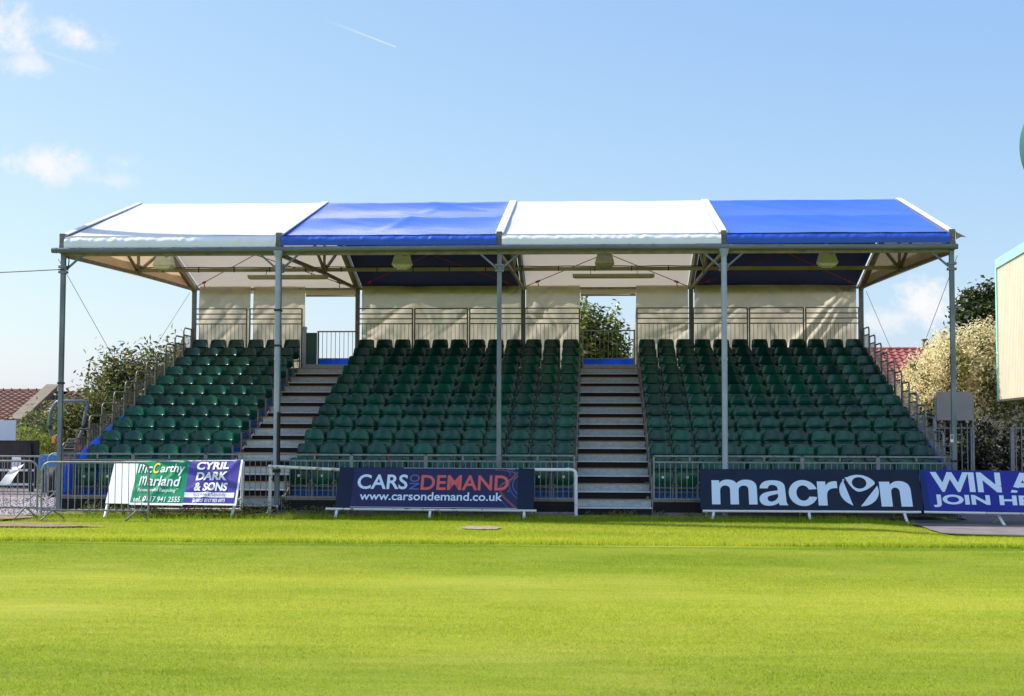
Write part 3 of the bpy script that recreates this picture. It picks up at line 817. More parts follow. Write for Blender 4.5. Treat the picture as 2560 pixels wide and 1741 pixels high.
for x in (-9., 9.):
    s = 1 if x > 0 else -1
    def gab(u, v, x=x, s=s):
        y = .25+9.2*u
        zb = 5.30+.23*u-.02
        zt = max(zb+.01, roof_z(y)-.05)
        return (x+s*(.055+.02*math.sin(u*30)*math.sin(v*3)), y, zb+(zt-zb)*v)
    b = MB(); b.sheet(gab, 50, 12); g = b.build('gable_panel', M['gable_pvc'], can, smooth=True)
    b = MB(); b.sheet(lambda u, v, x=x, s=s: (x+s*.075, .25+9.2*u, 5.29+.23*u-.03+min(.30, max(.01, roof_z(.25+9.2*u)-.07-5.29-.23*u))*v), 40, 2); b.build('hem', M['gable_pvc'], g)
    for (ya, za, yb, zb) in ((.05, 5.2, 9.6, .1), (9.6, 5.42, .05, .1)):
        b = MB(); b.tube([(x+s*.13, ya, za), (x+s*.13, yb, zb)], .006, 5); b.build('bracing_wire', M['galv_dull'], can)
# a torn corner of cloth at the right end
b = MB(); b.poly([(9.06,-.1,5.66),(9.16,-.12,5.60),(9.27,-.12,5.545),(9.17,-.1,5.55),(9.07,-.1,5.50)]); b.build('loose_corner', M['algae'], can)

# cream sheets hung along the back
def tarp(x0, x1, z0, z1, label, diag=0, flare=0, seed=0):
    b = MB()
    n = max(24, int((x1-x0)*26))
    cg = random.Random(seed*13+5)
    cre = [(cg.uniform(x0, x1), cg.uniform(z0+.5, z1), cg.choice((-1, 1))*cg.uniform(.35, 1.3), cg.uniform(.02, .05), cg.uniform(.04, .09), cg.uniform(.5, 1.1)) for _ in range(int(3+2.2*(x1-x0)))]
    def f(u, v):
        x = x0+(x1-x0)*u; z = z0+(z1-z0)*v
        d = .06*fbm(x*.9, z*.5, seed, 1, 3)+.034*fbm(x*2.6+z*.7, z*1.1, seed+4, 1, 3)
        # swags pulled up to the top edge and pleats
        d += .020*math.sin(x*3.1+seed+5*fbm(x, z, seed, .9))*sstep(.5, 1., v)*abs(fbm(x, 0, seed, .8))*1.6
        for c in (0, 1):
            cx = x0 if c == 0 else x1
            t = abs(x-cx)+(z1-z)*.9
            d += .022*math.sin(t*6+seed+2*fbm(x, z, seed, 1.2))*math.exp(-((abs(x-cx))/.8)**2)*sstep(0, .3, v)
        for (cx_, cz_, an, am, wd_, ln_) in cre:
            q = (x-cx_)*math.cos(an)-(z-cz_)*math.sin(an); t = (x-cx_)*math.sin(an)+(z-cz_)*math.cos(an)
            d -= am*math.exp(-((q+.10*t*t)/wd_)**2)*math.exp(-(t/ln_)**2)
        if diag:
            q = (x-(x1-.15))*.78+(z1-z)*.63
            r = (x1-x)*.63+(z1-z)*.78
            for o, a in ((-.22,.075),(.12,.07),(.40,.05)):
                d += a*math.exp(-((q-o*(.35+r*.28)-.03*fbm(r,0,o,1.5))/.075)**2)*sstep(.15,.6,r)*(1-sstep(2.4,3.4,r))
        if flare: x += flare*(1-v)**2*.18*(1-abs(2*u-1) if 0 else (u if flare > 0 else 1-u))
        return (x, 9.735+d*.8, z)
    b.sheet(f, n, int((z1-z0)*26))
    return tag(b.build('tarpaulin', M['curtain'], smooth=True, loc=((x0+x1)/2, 9.74, z0)), label, 'tarpaulin', 'cream sheets hung along the back of the stand')
tarp(-8.90, -7.475, 3.3, 5.60, 'cream tarpaulin at the far left end of the back wall', seed=1)
tarp(-7.40, -5.97, 3.3, 5.60, 'cream tarpaulin left of the open left doorway', seed=2)
tarp(-4.40, -.06, 3.3, 5.60, 'widest cream tarpaulin in the middle, under the first blue bay', seed=3)
tarp(.07, 1.53, 3.3, 5.60, 'narrow cream tarpaulin left of the doorway with the tree', seed=4)
tarp(3.04, 4.43, 3.3, 5.60, 'narrow cream tarpaulin right of the doorway with the tree, corner pulled in', flare=-1, seed=5)
tarp(4.60, 8.90, 3.3, 5.60, 'wide cream tarpaulin at the right end with steep diagonal creases', diag=1, seed=6)
def door_flap(x0, x1, label):
    b = MB()
    b.sheet(lambda u, v: (x0+(x1-x0)*u, 9.775+.010*fbm(u*5, v*2, x0), 5.33+.165*v), 30, 8)
    b.tube([(x0, 9.775, 5.345), (x1, 9.775, 5.345)], .030, 8)
    tag(b.build('rolled_flap', M['curtain'], smooth=True, loc=((x0+x1)/2, 9.8, 5.33)), label, 'tarpaulin', 'rolled up doorway flaps')
door_flap(-5.955, -4.47, 'rolled up cream flap over the left doorway')
door_flap(1.545, 3.03, 'rolled up cream flap over the middle doorway')

# red straps under the rear slope
def strap(a, c, label):
    b = MB(); b.tube([a, c], .011, 5)
    d = (Vector(c)-Vector(a)).normalized(); p = Vector(a)+d*.42
    b.bar(p-d*.07, p+d*.07, .05, .04); b.bar(p, p+Vector((.02,0,-.14)), .02)
    tag(b.build('strap', M['red_strap'], loc=tuple(a)), label, 'strap', 'red tension straps under the roof')
lbl = ['first white bay','first blue bay','second white bay','second blue bay']
for i in range(4):
    x0, x1 = FX[i]+.12, FX[i+1]-.12
    strap((x0, 9.35, 5.56), (x1, 5.2, 6.80), f'red strap rising from lower left under the {lbl[i]}')
    strap((x1, 9.35, 5.54), (x0, 5.2, 6.78), f'red strap rising from lower right under the {lbl[i]}')

# floodlights and tube lights under the roof
def floodlight(x, label, m, tilt=0.):
    y, z = 2.45, 5.42
    t = thing('floodlight', (x, y, z+.3), label, 'floodlight', 'floodlights hung under the canopy')
    b = MB()
    w0, w1 = .215, .155
    b.hexa([(x-w1,y-.10,z-.16),(x+w1,y-.10,z-.16),(x+w1,y+.16,z-.15),(x-w1,y+.16,z-.15),(x-w0,y-.14,z-.09),(x+w0,y-.14,z-.09),(x+w0,y+.2,z-.07),(x-w0,y+.2,z-.07)])
    b.hexa([(x-w0,y-.14,z-.088),(x+w0,y-.14,z-.088),(x+w0,y+.2,z-.068),(x-w0,y+.2,z-.068),(x-w1,y-.02,z+.155),(x+w1,y-.02,z+.155),(x+w1,y+.16,z+.165),(x-w1,y+.16,z+.165)])
    h = b.build('housing', m, t)
    md = h.modifiers.new('bevel', 'BEVEL'); md.width = .012; md.segments = 2
    b = MB(); b.box(x-.12, x+.12, y-.08, y+.13, z-.172, z-.161); b.build('lens', M['glass'], t)
    b = MB(); b.box(x-.03, x+.03, y+.02, y+.06, z+.15, roof_z(y)-.12); b.box(x-.17, x+.17, y+.02, y+.05, z+.165, z+.19)
    b.tube([(x+.02,y-.02,z+.15),(x+.06,y-.06,z+.10),(x+.12,y-.05,z+.13),(x+.1,y,z+.2)], .008, 6)
    b.build('bracket', M['algae'], t)
floodlight(-7.66, 'pale floodlight under the first white bay from the left', M['lamp'])
floodlight(-2.32, 'pale floodlight against the dark first blue bay', M['lamp'])
floodlight(2.14, 'dark weathered floodlight under the second white bay', M['lamp_dark'])
floodlight(6.96, 'pale floodlight against the dark rightmost blue bay', M['lamp'])
def tube_light(x0, x1, label):
    t = thing('tube_light', ((x0+x1)/2, 4.6, 5.31), label, 'lamp', 'tube lights hung below the tie beam')
    b = MB(); b.box(x0, x1, 4.54, 4.66, 5.305, 5.35)
    b.tube([(x0+.0, 4.6, 5.30), (x0+.06, 4.6, 5.295), (x1-.06, 4.6, 5.295), (x1, 4.6, 5.30)], [.03,.052,.052,.03], 10)
    b.build('housing', M['tube'], t, smooth=40)
    for f in (.22, .79):
        b = MB(); x = x0+(x1-x0)*f; b.bar((x, 4.6, 5.35), (x, 4.78, 5.50), .012); b.build('hanger', M['black'], t)
tube_light(-6.285, -4.37, 'long tube light crossing behind the second post')
tube_light(1.41, 3.315, 'long tube light above the doorway with the tree')
b = MB(); crv = [(-8.95+i*.3, 4.74, 5.552+.006*math.sin(i*1.7)) for i in range(47)]
b.tube(crv, .012, 5)
for i in range(15): b.box(-8.4+i*.86, -8.38+i*.86, 4.765, 4.835, 5.445, 5.56)
b.box(-5.0, -4.9, 4.70, 4.76, 5.55, 5.62)
tag(b.build('cable', M['black'], loc=(0,4.74,5.55)), 'black cable clipped along the top of the tie beam', 'cable')
b = MB(); b.tube([(-9.0-i*.8, .0+.31*i, 4.985+.002*i*i) for i in range(11)], .012, 6)
b.box(-9.09, -8.91, -.06, .06, 4.965, 4.985)
b.tube([(-8.94,-.05,4.97),(-8.88,-.05,5.02),(-8.87,-.04,5.15),(-8.89,-.03,5.27)], .012, 6)
tag(b.build('overhead_cable', M['black'], loc=(-9,0,4.98)), 'overhead black cable running left from the first post', 'cable')

# tall mast off to the left: its long shadow crosses the first white bay and the grass
t = thing('floodlight_mast', (-17.2, 3.2, 0), 'tall tapering floodlight mast left of the stand', 'mast')
b = MB(); b.tube([(-17.2,3.2,0),(-17.2,3.2,13),(-17.2,3.2,27)], [.36,.32,.28], 14); b.build('pole', M['galv'], t, smooth=50)
b = MB(); b.box(-18.2,-16.2,3.0,3.4,27,28.2); b.build('lamp_head', M['galv_dull'], t)

# ------------------------------------------------------------------ boards and banners along the front
def leg(t, a, c, r=.026, m=None): b = MB(); b.tube([a, c], r, 8); return b.build('leg', m or M['white_paint'], t, smooth=50)
# 1 banner frame on the left with a white board, a green banner and a purple banner
t = thing('advertising_banner', (-6.3, -1.1, 0), 'leaning banner frame with white board, green recycling banner and purple flooring banner', 'banner')
B1 = Board((-7.555,-1.36,.268), (-7.04,-1.36,.262), (-7.63,-.66,1.02), (-7.06,-.66,1.05))
B1.slab('blank_board', 0, 1.06, 0, 1, -.012, 0, M['ban_white'], t)
def cloth_board(bd, name, m, parent, seed, amp):
    b = MB()
    def wr(u, w):
        return amp*(.6*fbm(u*2.2+w*.8, w*1.6-u, seed, 1, 3)+.9*math.exp(-((u*.8+.55*(1-w)-.75)/.06)**2)+.55*math.exp(-((u*.7-.9*w+.25)/.07)**2))+.004
    b.sheet(lambda u, v: bd.p(u, v, wr(u, v)), 70, 40)
    o = b.build(name, m, parent, smooth=True); return o, wr
G = Board((-7.072,-1.365,.258), (-6.028,-1.365,.248), (-7.132,-.655,1.062), (-6.105,-.655,1.060))
og, wg = cloth_board(G, 'green_banner', M['ban_green'], t, 2, .018)
G.shape([[(.0,-.035),(1,-.035),(1,.012),(0,.012)]], 'white_hem', M['txt_white'], og, .022)
tx = lambda *a, **k: G.text(*a, name='lettering', warp=wg, **{'h': .012, **k})
tx('m', .035, .190, .715, .93, M['txt_white'], og, bold=.006, shear=.12)
tx('c', .205, .300, .715, .87, M['txt_white'], og, bold=.012, shear=.12)
tx('C', .320, .440, .700, .955, M['txt_yellow'], og, bold=.02, shear=.12)
tx('arthy', .465, .935, .655, .93, M['txt_white'], og, bold=.012, shear=.12)
tx('m', .10, .235, .41, .635, M['txt_white'], og, bold=.006, shear=.12); tx('arland', .265, .88, .405, .64, M['txt_white'], og, bold=.012, shear=.12)
tx('Resourceful Recycling', .10, .82, .255, .355, M['txt_white'], og, bold=.006, shear=.12)
tx('TM', .83, .865, .335, .36, M['txt_white'], og)
tx('tel. 0117 941 2555', .055, .935, .045, .17, M['txt_white'], og, bold=.008, shear=.12)
Pp = Board((-6.026,-1.368,.250), (-4.99,-1.368,.240), (-6.103,-.657,1.062), (-5.045,-.657,1.078))
op, wp = cloth_board(Pp, 'purple_banner', M['ban_purple'], t, 7, .020)
Pp.shape([[(.0,-.02),(1.015,-.02),(1.015,.018),(0,.018)], [(.978,0),(1.015,0),(1.015,1.01),(.978,1.01)]], 'white_hem', M['txt_white'], op, .026)
tp = lambda *a, **k: Pp.text(*a, name='lettering', warp=wp, **{'h': .012, **k})
tp('CYRIL', .155, .77, .79, .975, M['txt_white'], op, bold=.038, shear=.08)
tp('DARK', .17, .755, .545, .735, M['txt_white'], op, bold=.038, shear=.08)
tp('& SONS', .165, .79, .305, .495, M['txt_white'], op, bold=.038, shear=.08)
b = MB(); b.sheet(lambda u, v: Pp.p(.0+.94*u, .165+.11*v, wp(.94*u, .165+.11*v)+.002), 50, 6); st = b.build('white_band', M['txt_white'], op, smooth=True)
tp('FLOORING & FURNITURE', .17, .785, .187, .257, M['txt_dark'], op, bold=.006, shear=.1, h=.014)
tp('Bristol', .17, .37, .045, .135, M['txt_white'], op, bold=.008, shear=.15)
tp('0117 955 6973', .40, .785, .05, .13, M['txt_white'], op, bold=.014, shear=.1)
leg(t, (-7.52,-1.30,.27), (-7.50,-1.54,0), .03); leg(t, (-5.02,-1.30,.27), (-5.11,-1.24,0), .03)
leg(t, (-5.10,-.50,0), (-5.06,-.55,1.06), .03); leg(t, (-7.45,-.50,0), (-7.55,-.58,1.02), .03); 
b = MB(); b.tube([(-7.5,-.52,.10),(-5.1,-.50,.11)], .03, 8); b.tube([(-5.05,-1.2,.3),(-5.1,-.55,.33)], .022, 8)
b.tube([(-7.6,-.63,1.04),(-5.05,-.61,1.075)], .022, 8); b.build('frame', M['rusty_white'], t, smooth=50)
b = MB(); b.bar((-7.28,-1.1,0),(-7.28,-1.1,.32), .07, .04); b.build('timber_stake', M['brown_post'], t)

# 2 navy board for car hire
t = thing('advertising_board', (-1.2, -.9, 0), 'navy advertising board with white and coral CARS ON DEMAND lettering', 'board')
C = Board((-3.12,-1.05,.199), (.742,-1.05,.186), (-3.135,-.45,.956), (.742,-.45,.953))
bd = C.slab('board', 0, 1, 0, 1, -.018, 0, M['navy'], t)
pn = C.slab('printed_panel', .077, .918, .012, .985, .001, .005, M['navy_print'], bd)
H = .0065
C.shape([[(.077,.004),(.918,.004),(.918,.013),(.077,.013)],[(.33,.984),(.92,.984),(.92,.990),(.33,.990)]], 'white_edge', M['txt_white'], pn, H)
# the curling road of light at the right of the print
def ribbon(pts, w):
    out = []
    for (u0, v0), (u1, v1) in zip(pts, pts[1:]):
        du, dv = u1-u0, v1-v0; l = math.hypot(du*5, dv) or 1; nu, nv = -dv/l*w/5, du*5/l*w
        out.append([(u0-nu,v0-nv),(u1-nu,v1-nv),(u1+nu,v1+nv),(u0+nu,v0+nv)])
    return out
def bez(p, n=14):
    return [tuple((1-t)**3*p[0][k]+3*(1-t)**2*t*p[1][k]+3*(1-t)*t*t*p[2][k]+t**3*p[3][k] for k in (0,1)) for t in [i/n for i in range(n+1)]]
road = bez([(.80,.95),(.98,.92),(.88,.72),(.835,.60)])+bez([(.835,.60),(.80,.42),(.86,.22),(.905,.03)])[1:]
M['road_o'] = mat('orange_light_trail', (.30, .08, .06), .4); M['road_w'] = mat('pale_light_trail', (.22, .24, .36), .4); M['road_d'] = mat('dim_blue_trail', (.045, .06, .17), .4)
C.shape(ribbon(road, .012), 'light_trail', M['road_o'], pn, H)
C.shape(ribbon([(u+.010, v-.005) for u, v in road], .006), 'light_trail', M['road_o'], pn, H)
C.shape(ribbon(bez([(.917,.90),(.86,.72),(.86,.45),(.917,.25)]), .02)+ribbon(bez([(.80,.50),(.80,.3),(.85,.15),(.87,.03)]), .012), 'light_trail', M['road_d'], pn, H-.0008)
C.shape(ribbon(bez([(.917,.80),(.88,.66),(.885,.5),(.917,.36)]), .005)+ribbon([(.86,.965),(.90,.955)], .006)+ribbon(bez([(.87,.80),(.88,.84),(.885,.87),(.86,.92)]), .004)+ribbon([(.868,.45),(.872,.40)], .008), 'light_trail', M['road_w'], pn, H)
C.text('CARS', .101, .357, .452, .822, M['txt_shaded'], bd, bold=.018, h=H)
C.text('ON', .366, .417, .448, .822, M['txt_dim'], bd, bold=.008, h=H, rot=True)
C.text('DEMAND', .425, .871, .440, .812, M['txt_red'], bd, bold=.018, h=H+.001)
C.text('www.carsondemand.co.uk', .120, .842, .180, .385, M['txt_shaded'], bd, bold=.014, h=H+.001)
for x in (-3.085, -1.26, .566):
    leg(t, (x, -1.0, .17), (x+(.0 if x > 0 else -.0), -1.16, 0), .028); leg(t, (x+.10, -.25, 0), (x+.10, -.42, .92), .024, M['rusty_white'])
b = MB(); b.tube([(-3.30,-1.04,.165),(.80,-1.04,.152)], .026, 8); b.tube([(-3.1,-.42,.93),(.74,-.42,.93)], .022, 8); b.build('frame', M['rusty_white'], t, smooth=50)

# 3 dark navy board of the sportswear maker
t = thing('advertising_board', (6.1, -.8, 0), 'dark navy advertising board with big pale macron lettering and ball emblem', 'board')
D = Board((3.962,-.85,.186), (8.197,-.85,.198), (3.978,-.45,.955), (8.187,-.45,.957))
bd = D.slab('board', 0, 1, 0, 1, -.018, 0, M['navy'], t)
def letter(pts, u0, u1, v0, v1): D.shape([[(u0+(u1-u0)*x, v0+(v1-v0)*y) for x, y in pts]], 'lettering', M['txt_shaded'], bd, .005)
B_ = lambda *p: bez(p, 8)[1:]
letter([(0,0),(0,.97),(.17,.97),(.17,.85)]+B_((.17,.85),(.21,.96),(.28,1),(.35,1))+B_((.35,1),(.45,1),(.52,.95),(.555,.85))+B_((.555,.85),(.61,.96),(.68,1),(.76,1))+B_((.76,1),(.92,1),(1,.88),(1,.66))+[(1,0),(.815,0),(.815,.58)]+B_((.815,.58),(.815,.70),(.78,.76),(.715,.76))+B_((.715,.76),(.64,.76),(.593,.68),(.593,.55))+[(.593,0),(.408,0),(.408,.58)]+B_((.408,.58),(.408,.70),(.37,.76),(.305,.76))+B_((.305,.76),(.235,.76),(.185,.68),(.185,.55))+[(.185,0)], .052, .258, .125, .735)
letter([(0,0),(0,.97),(.34,.97),(.34,.84)]+B_((.34,.84),(.42,.95),(.52,1),(.64,1))+B_((.64,1),(.88,1),(1,.85),(1,.62))+[(1,0),(.64,0),(.64,.56)]+B_((.64,.56),(.64,.68),(.58,.74),(.5,.74))+B_((.5,.74),(.42,.74),(.36,.67),(.36,.54))+[(.36,0)], .815, .954, .085, .715)
letter([(0,0),(0,.97),(.42,.97),(.42,.80)]+B_((.42,.80),(.55,.95),(.75,1),(1,.98))+[(1,.70)]+B_((1,.70),(.6,.72),(.45,.60),(.45,.35))+[(.45,0)], .533, .624, .105, .715)
letter([(.5+.5*math.cos(R(q)), .5+.5*math.sin(R(q))) for q in range(18, 343, 9)]+[(.5+.235*math.cos(R(q)), .5+.295*math.sin(R(q))) for q in range(333, 26, -9)], .402, .533, .090, .730)
# a: hooked top with stem, then the bowl
letter([(.02,.68)]+B_((.02,.68),(.04,.90),(.2,1),(.48,1))+B_((.48,1),(.78,1),(.90,.90),(.91,.72))+[(.93,.18)]+B_((.93,.18),(.94,.08),(.97,.05),(1,.02))+[(.69,.02),(.665,.12),(.655,.36),(.65,.69)]+B_((.65,.69),(.63,.80),(.5,.82),(.46,.82))+B_((.46,.82),(.36,.82),(.32,.76),(.31,.68)), .268, .398, .095, .722)
letter([(.65,.60)]+B_((.65,.60),(.4,.56),(.0,.55),(.0,.26))+B_((.0,.26),(.0,.1),(.12,0),(.31,0))+B_((.31,0),(.46,0),(.58,.04),(.664,.12))+[(.655,.36)]+B_((.655,.36),(.62,.24),(.5,.16),(.42,.16))+B_((.42,.16),(.33,.16),(.28,.21),(.28,.29))+B_((.28,.29),(.28,.40),(.45,.41),(.655,.47)), .268, .398, .095, .722)
def el(cx, cy, rx, ry, a0, a1, n=18): return [(cx+rx*math.cos(R(a0+(a1-a0)*i/n)), cy+ry*math.sin(R(a0+(a1-a0)*i/n))) for i in range(n+1)]
cx, cy, rx, ry = .721, .475, .089, .39
# eye shaped top with a round hole, left sliver, right leaf
top_o = [(.662,.800)]+el(cx, cy, rx, ry, 122, 33)+[(.795,.640)]
low_o = bez([(.795,.640),(.765,.50),(.735,.44),(.715,.45)], 10)+bez([(.715,.45),(.690,.50),(.675,.66),(.662,.800)], 10)[1:]
outl = top_o+low_o[1:-1]
def ring_polys(outer, hx, hy, hrx, hry):
    res = []; n = len(outer)
    angs = [math.atan2((v-hy)/hry, (u-hx)/hrx) for u, v in outer]
    for i in range(n):
        a, c = outer[i], outer[(i+1) % n]; aa, ac = angs[i], angs[(i+1) % n]
        if math.dist(a, c) < 1e-5: continue
        res.append([a, c, (hx+hrx*math.cos(ac), hy+hry*math.sin(ac)), (hx+hrx*math.cos(aa), hy+hry*math.sin(aa))])
    return res
em = ring_polys(outl, .725, .665, .033, .143)
left = [(.651,.755)]+el(cx, cy, rx, ry, 133, 243)+[(.688,.105)]
right = [(.806,.60)]+el(cx, cy, rx, ry, 17, -76)+[(.722,.088)]
D.shape(em, 'ball_emblem', M['txt_shaded'], bd, .005); D.shape([left], 'ball_emblem', M['txt_shaded'], bd, .005); D.shape([right], 'ball_emblem', M['txt_shaded'], bd, .005)
for x in (4.205, 6.03, 7.845):
    leg(t, (x-.02*(x-6)/2, -.80, .18), (x+.03*(x-6)/2, -.97, gh(x,-.97)), .028); leg(t, (x-.09, -.25, 0), (x-.08, -.42, .9), .024, M['rusty_white'])
b = MB(); b.tube([(4.0,-.84,.158),(8.15,-.84,.160)], .026, 8); b.tube([(4.0,-.42,.93),(8.17,-.42,.93)], .022, 8)
for x in (4.30,5.1,6.4,7.0,7.96): b.tube([(x,-.84,.1585),(x+.012,-.84,.1585)], .0275, 8)
b.build('frame', M['white_paint'], t, smooth=50)

# 4 royal blue board running out of frame on the right
t = thing('advertising_board', (9.9, -1.0, -.06), 'royal blue advertising board reading WIN and JOIN, running out of view at the right', 'board')
W = Board((8.205,-.88,.195), (12.0,-1.62,.20), (8.195,-.48,.957), (12.1,-1.22,.955))
bd = W.slab('board', 0, 1, 0, 1, -.018, 0, M['blue_board'], t)
W.shape([[(.0,.0),(.031,.0),(.026,1),(.0,1)]], 'dark_strip', M['blue_board2'], bd, .003)
wid = 12.0-8.2
def ux(x): return (x-8.205)/3.8
W.text('WIN A', .050, .535, .460, .950, M['txt_shaded'], bd, bold=.038, h=.005)
W.text('JOIN HERE', .048, .640, .085, .395, M['txt_shaded'], bd, bold=.036, h=.005)
for x, y in ((9.60,-1.13), (11.6,-1.5)):
    leg(t, (x-.06, y+.15, .15), (x+.02, y-.05, gh(x,y)), .028); leg(t, (x-.02, y+.55, gh(x,y)), (x+.10, y+.28, .4), .026, M['rusty_white'])
b = MB(); b.tube([(8.2,-.87,.165),(9.3,-1.08,.165)], .026, 8); b.build('frame', M['white_paint'], t, smooth=50)
b = MB(); b.tube([(9.31,-1.08,.165),(12.0,-1.60,.165)], .024, 8); b.tube([(8.25,-.44,.93),(12.0,-1.17,.93)], .022, 8); b.build('lower_rail', M['rusty_white'], t, smooth=50)

# white pipe rails of the pitch perimeter
b = MB(); b.tube([(-4.62,-.24,.965),(-4.50,-.25,.96),(-3.1,-.40,.905),(-2.6,-.42,.90)], .033, 10)
b.tube([(-4.575,-.22,.95),(-4.59,-.20,.5),(-4.60,-.19,.02)], .036, 10)
tag(b.build('perimeter_rail', M['rusty_white'], smooth=50, loc=(-4.58,-.2,0)), 'rusty white pipe rail strapped to the second post, left of the navy cars board', 'railing', 'white pipe rails along the front')
b = MB(); r_ = .09
b.tube([(.5,-.32,.92),(.74,-.30,.921)]+[(1.46,-.25,.923)]+[(1.46+r_*math.sin(a),-.25,.923-r_+r_*math.cos(a)) for a in (.4,.8,1.2,1.57)]+[(1.553,-.25,.02)], .034, 10)
b.tube([(1.36,-.25,.923),(1.42,-.25,.923)], .040, 10); b.tube([(1.551,-.25,.78),(1.551,-.25,.83)], .042, 10)
tag(b.build('perimeter_rail', M['white_paint'], smooth=50, loc=(1.55,-.25,0)), 'white pipe rail with an elbow coming down left of the shaded stairs', 'railing', 'white pipe rails along the front')

# ------------------------------------------------------------------ crowd barriers
def barrier(x0, x1, y, label, flip=False, zb=.19, zt=1.08, gx=0, m='galv', foot=.29, n=None, skew=.0):
    t = thing('crowd_barrier', ((x0+x1)/2, y, 0), label, 'barrier', 'tubular crowd barriers at the left')
    b = MB(); r = .16
    yy = lambda x: y+skew*(x-x0)
    A = [(.0,1.57),(.3,1.2),(.6,.9),(1.0,.5),(1.57,.0)]
    pts = [(x0, yy(x0), zb-.08), (x0, yy(x0), zt-r)]+[(x0+r-r*math.cos(a), yy(x0), zt-r+r*math.sin(a)) for a in (.4,.8,1.2,1.57)]+\
          [(x1-r+r*math.sin(a), yy(x1), zt-r+r*math.cos(a)) for a in (0,.4,.8,1.2)]+[(x1, yy(x1), zt-r), (x1, yy(x1), zb-.08)]
    b.tube(pts, .020, 8); b.tube([(x0, yy(x0), zb), (x1, yy(x1), zb-.005)], .018, 8)
    b.build('frame', M[m], t, smooth=50)
    b = MB(); n = n or int((x1-x0)/.126)
    for i in range(1, n):
        x = x0+(x1-x0)*i/n; b.tube([(x, yy(x), zb), (x, yy(x), zt)], .0075, 6, cap=False)
    b.build('infill', M[m], t)
    for x, s in ((x0+.20, -1), (x1-.24, -1)):
        b = MB(); b.tube([(x+.02, yy(x), zb), (x-.09, yy(x)-foot, .012)], .017, 8); b.tube([(x+.02, yy(x), zb), (x+.13, yy(x)+foot, .012)], .017, 8)
        b.build('foot', M[m], t, smooth=50)
barrier(-8.43, -6.39, -2.35, 'nearest crowd barrier, overlapping the white board of the left banner')
barrier(-10.9, -8.57, -2.2, 'crowd barrier cut by the left frame edge with a slanting white sheet', zb=.235, zt=1.095)
barrier(-13.3, -10.98, 4.3, 'crowd barrier farther back at the left with a small white notice', zb=.17, zt=1.05)
barrier(-11.19, -9.4, 5.0, 'crowd barrier standing behind the first post', zb=.2, zt=1.11)
b = MB()
pq = [(-9.225,.668,-2.42),(-9.006,.683,-2.40),(-8.85,1.048,-2.16),(-9.083,.975,-2.14)]
def sh(u, v):
    lo = [pq[0][k]*(1-u)+pq[1][k]*u for k in range(3)]; hi = [pq[3][k]*(1-u)+pq[2][k]*u for k in range(3)]
    return (lo[0]*(1-v)+hi[0]*v, lo[2]*(1-v)+hi[2]*v-.03*math.sin(v*3.1), lo[1]*(1-v)+hi[1]*v-.02*math.sin(u*3))
b.sheet(sh, 10, 12, thick=(0,.002,0)); tag(b.build('notice_sheet', M['paper'], smooth=50, loc=(-9.04,-2.3,.67)), 'large white sheet hanging askew on the barrier at the left edge', 'notice')
b = MB(); b.sheet(lambda u, v: (-11.77+.22*u, 4.26, .72+.31*v+.006*math.sin(u*4)), 6, 6, thick=(0,.002,0)); nt_ = b.build('notice_sheet', M['paper'], loc=(-11.66,4.26,.72))
tag(nt_, 'small upright white notice on the rear barrier', 'notice')
b = MB(); b.tube([(-11.66+.05*math.cos(a), 4.255, .88+.06*math.sin(a)) for a in [i*.4 for i in range(17)]], .006, 5); b.build('printed_mark', M['txt_dim'], nt_)

# ------------------------------------------------------------------ things behind on the left
t = thing('timber_hut', (-14, 9.5, 0), 'low dark brown timber hut with pale rails behind the crowd barriers', 'hut')
b = MB(); b.box(-17, -13.04, 9.0, 9.12, .62, 1.365); b.box(-17,-13.15,9.30,9.36,.10,.62); b.build('wall', M['dark_timber'], t)
b = MB(); b.box(-17.03, -13.02, 8.98, 9.14, 1.366, 1.38); b.build('roof', M['dark_timber'], t)
for z in (.585, .205):
    b = MB(); b.box(-17, -13.10, 8.90, 8.96, z-.03, z+.03); b.build('rail', M['ban_white'], t)
for x in (-13.12, -15.0):
    b = MB(); b.bar((x-.05, 8.93, .0), (x-.12, 8.93, 1.3), .10); b.build('leg', M['black'], t)
t = thing('trestle_table', (-11.9, 7.2, 0), 'table with a blue cloth front behind the first post', 'table')
b = MB(); b.box(-12.22, -11.2, 7.0, 7.9, .99, 1.03); b.sheet(lambda u, v: (-12.22+1.02*u, 6.99-.012*math.sin(u*18), .68+.33*v), 24, 3); b.build('cloth', mat('pale_blue_cloth', (.04, .22, .55), .5), t)
for x, y in ((-12.1,7.1),(-11.3,7.1),(-12.1,7.8),(-11.3,7.8)):
    b = MB(); b.bar((x,y,0),(x,y,.99), .05); b.build('leg', M['black'], t)
b = MB(); b.box(-12.15,-11.25,7.1,7.8,.28,.33); b.build('shelf', M['brown_post'], t)
t = thing('hoarding', (-14.9, 11, 0), 'plain pale hoarding board at the left frame edge in front of the tiled roof', 'board')
b = MB(); b.box(-17, -14.49, 11.0, 11.04, 1.18, 1.935); b.build('panel', M['ban_white'], t)
for x in (-16.2, -14.7):
    b = MB(); b.box(x-.04, x+.04, 11.045, 11.12, 0, 1.85); b.build('post', M['galv_dull'], t)
t = thing('fence', (-14.0, 14.4, 0), 'short grey railing in front of the tiled house at the left', 'fence')
b = MB()
for x in (-16.2,-15.9,-15.6,-15.3): b.bar((x,14.4,0),(x,14.4,2.0), .03)
b.build('infill', M['galv'], t)
b = MB(); b.bar((-16.3,14.4,1.85),(-15.1,14.4,1.85), .04); b.build('rail', M['galv'], t)
b = MB(); b.bar((-15.08,14.4,0),(-15.08,14.4,1.98), .14); b.build('post', M['pvc_grey'], t)

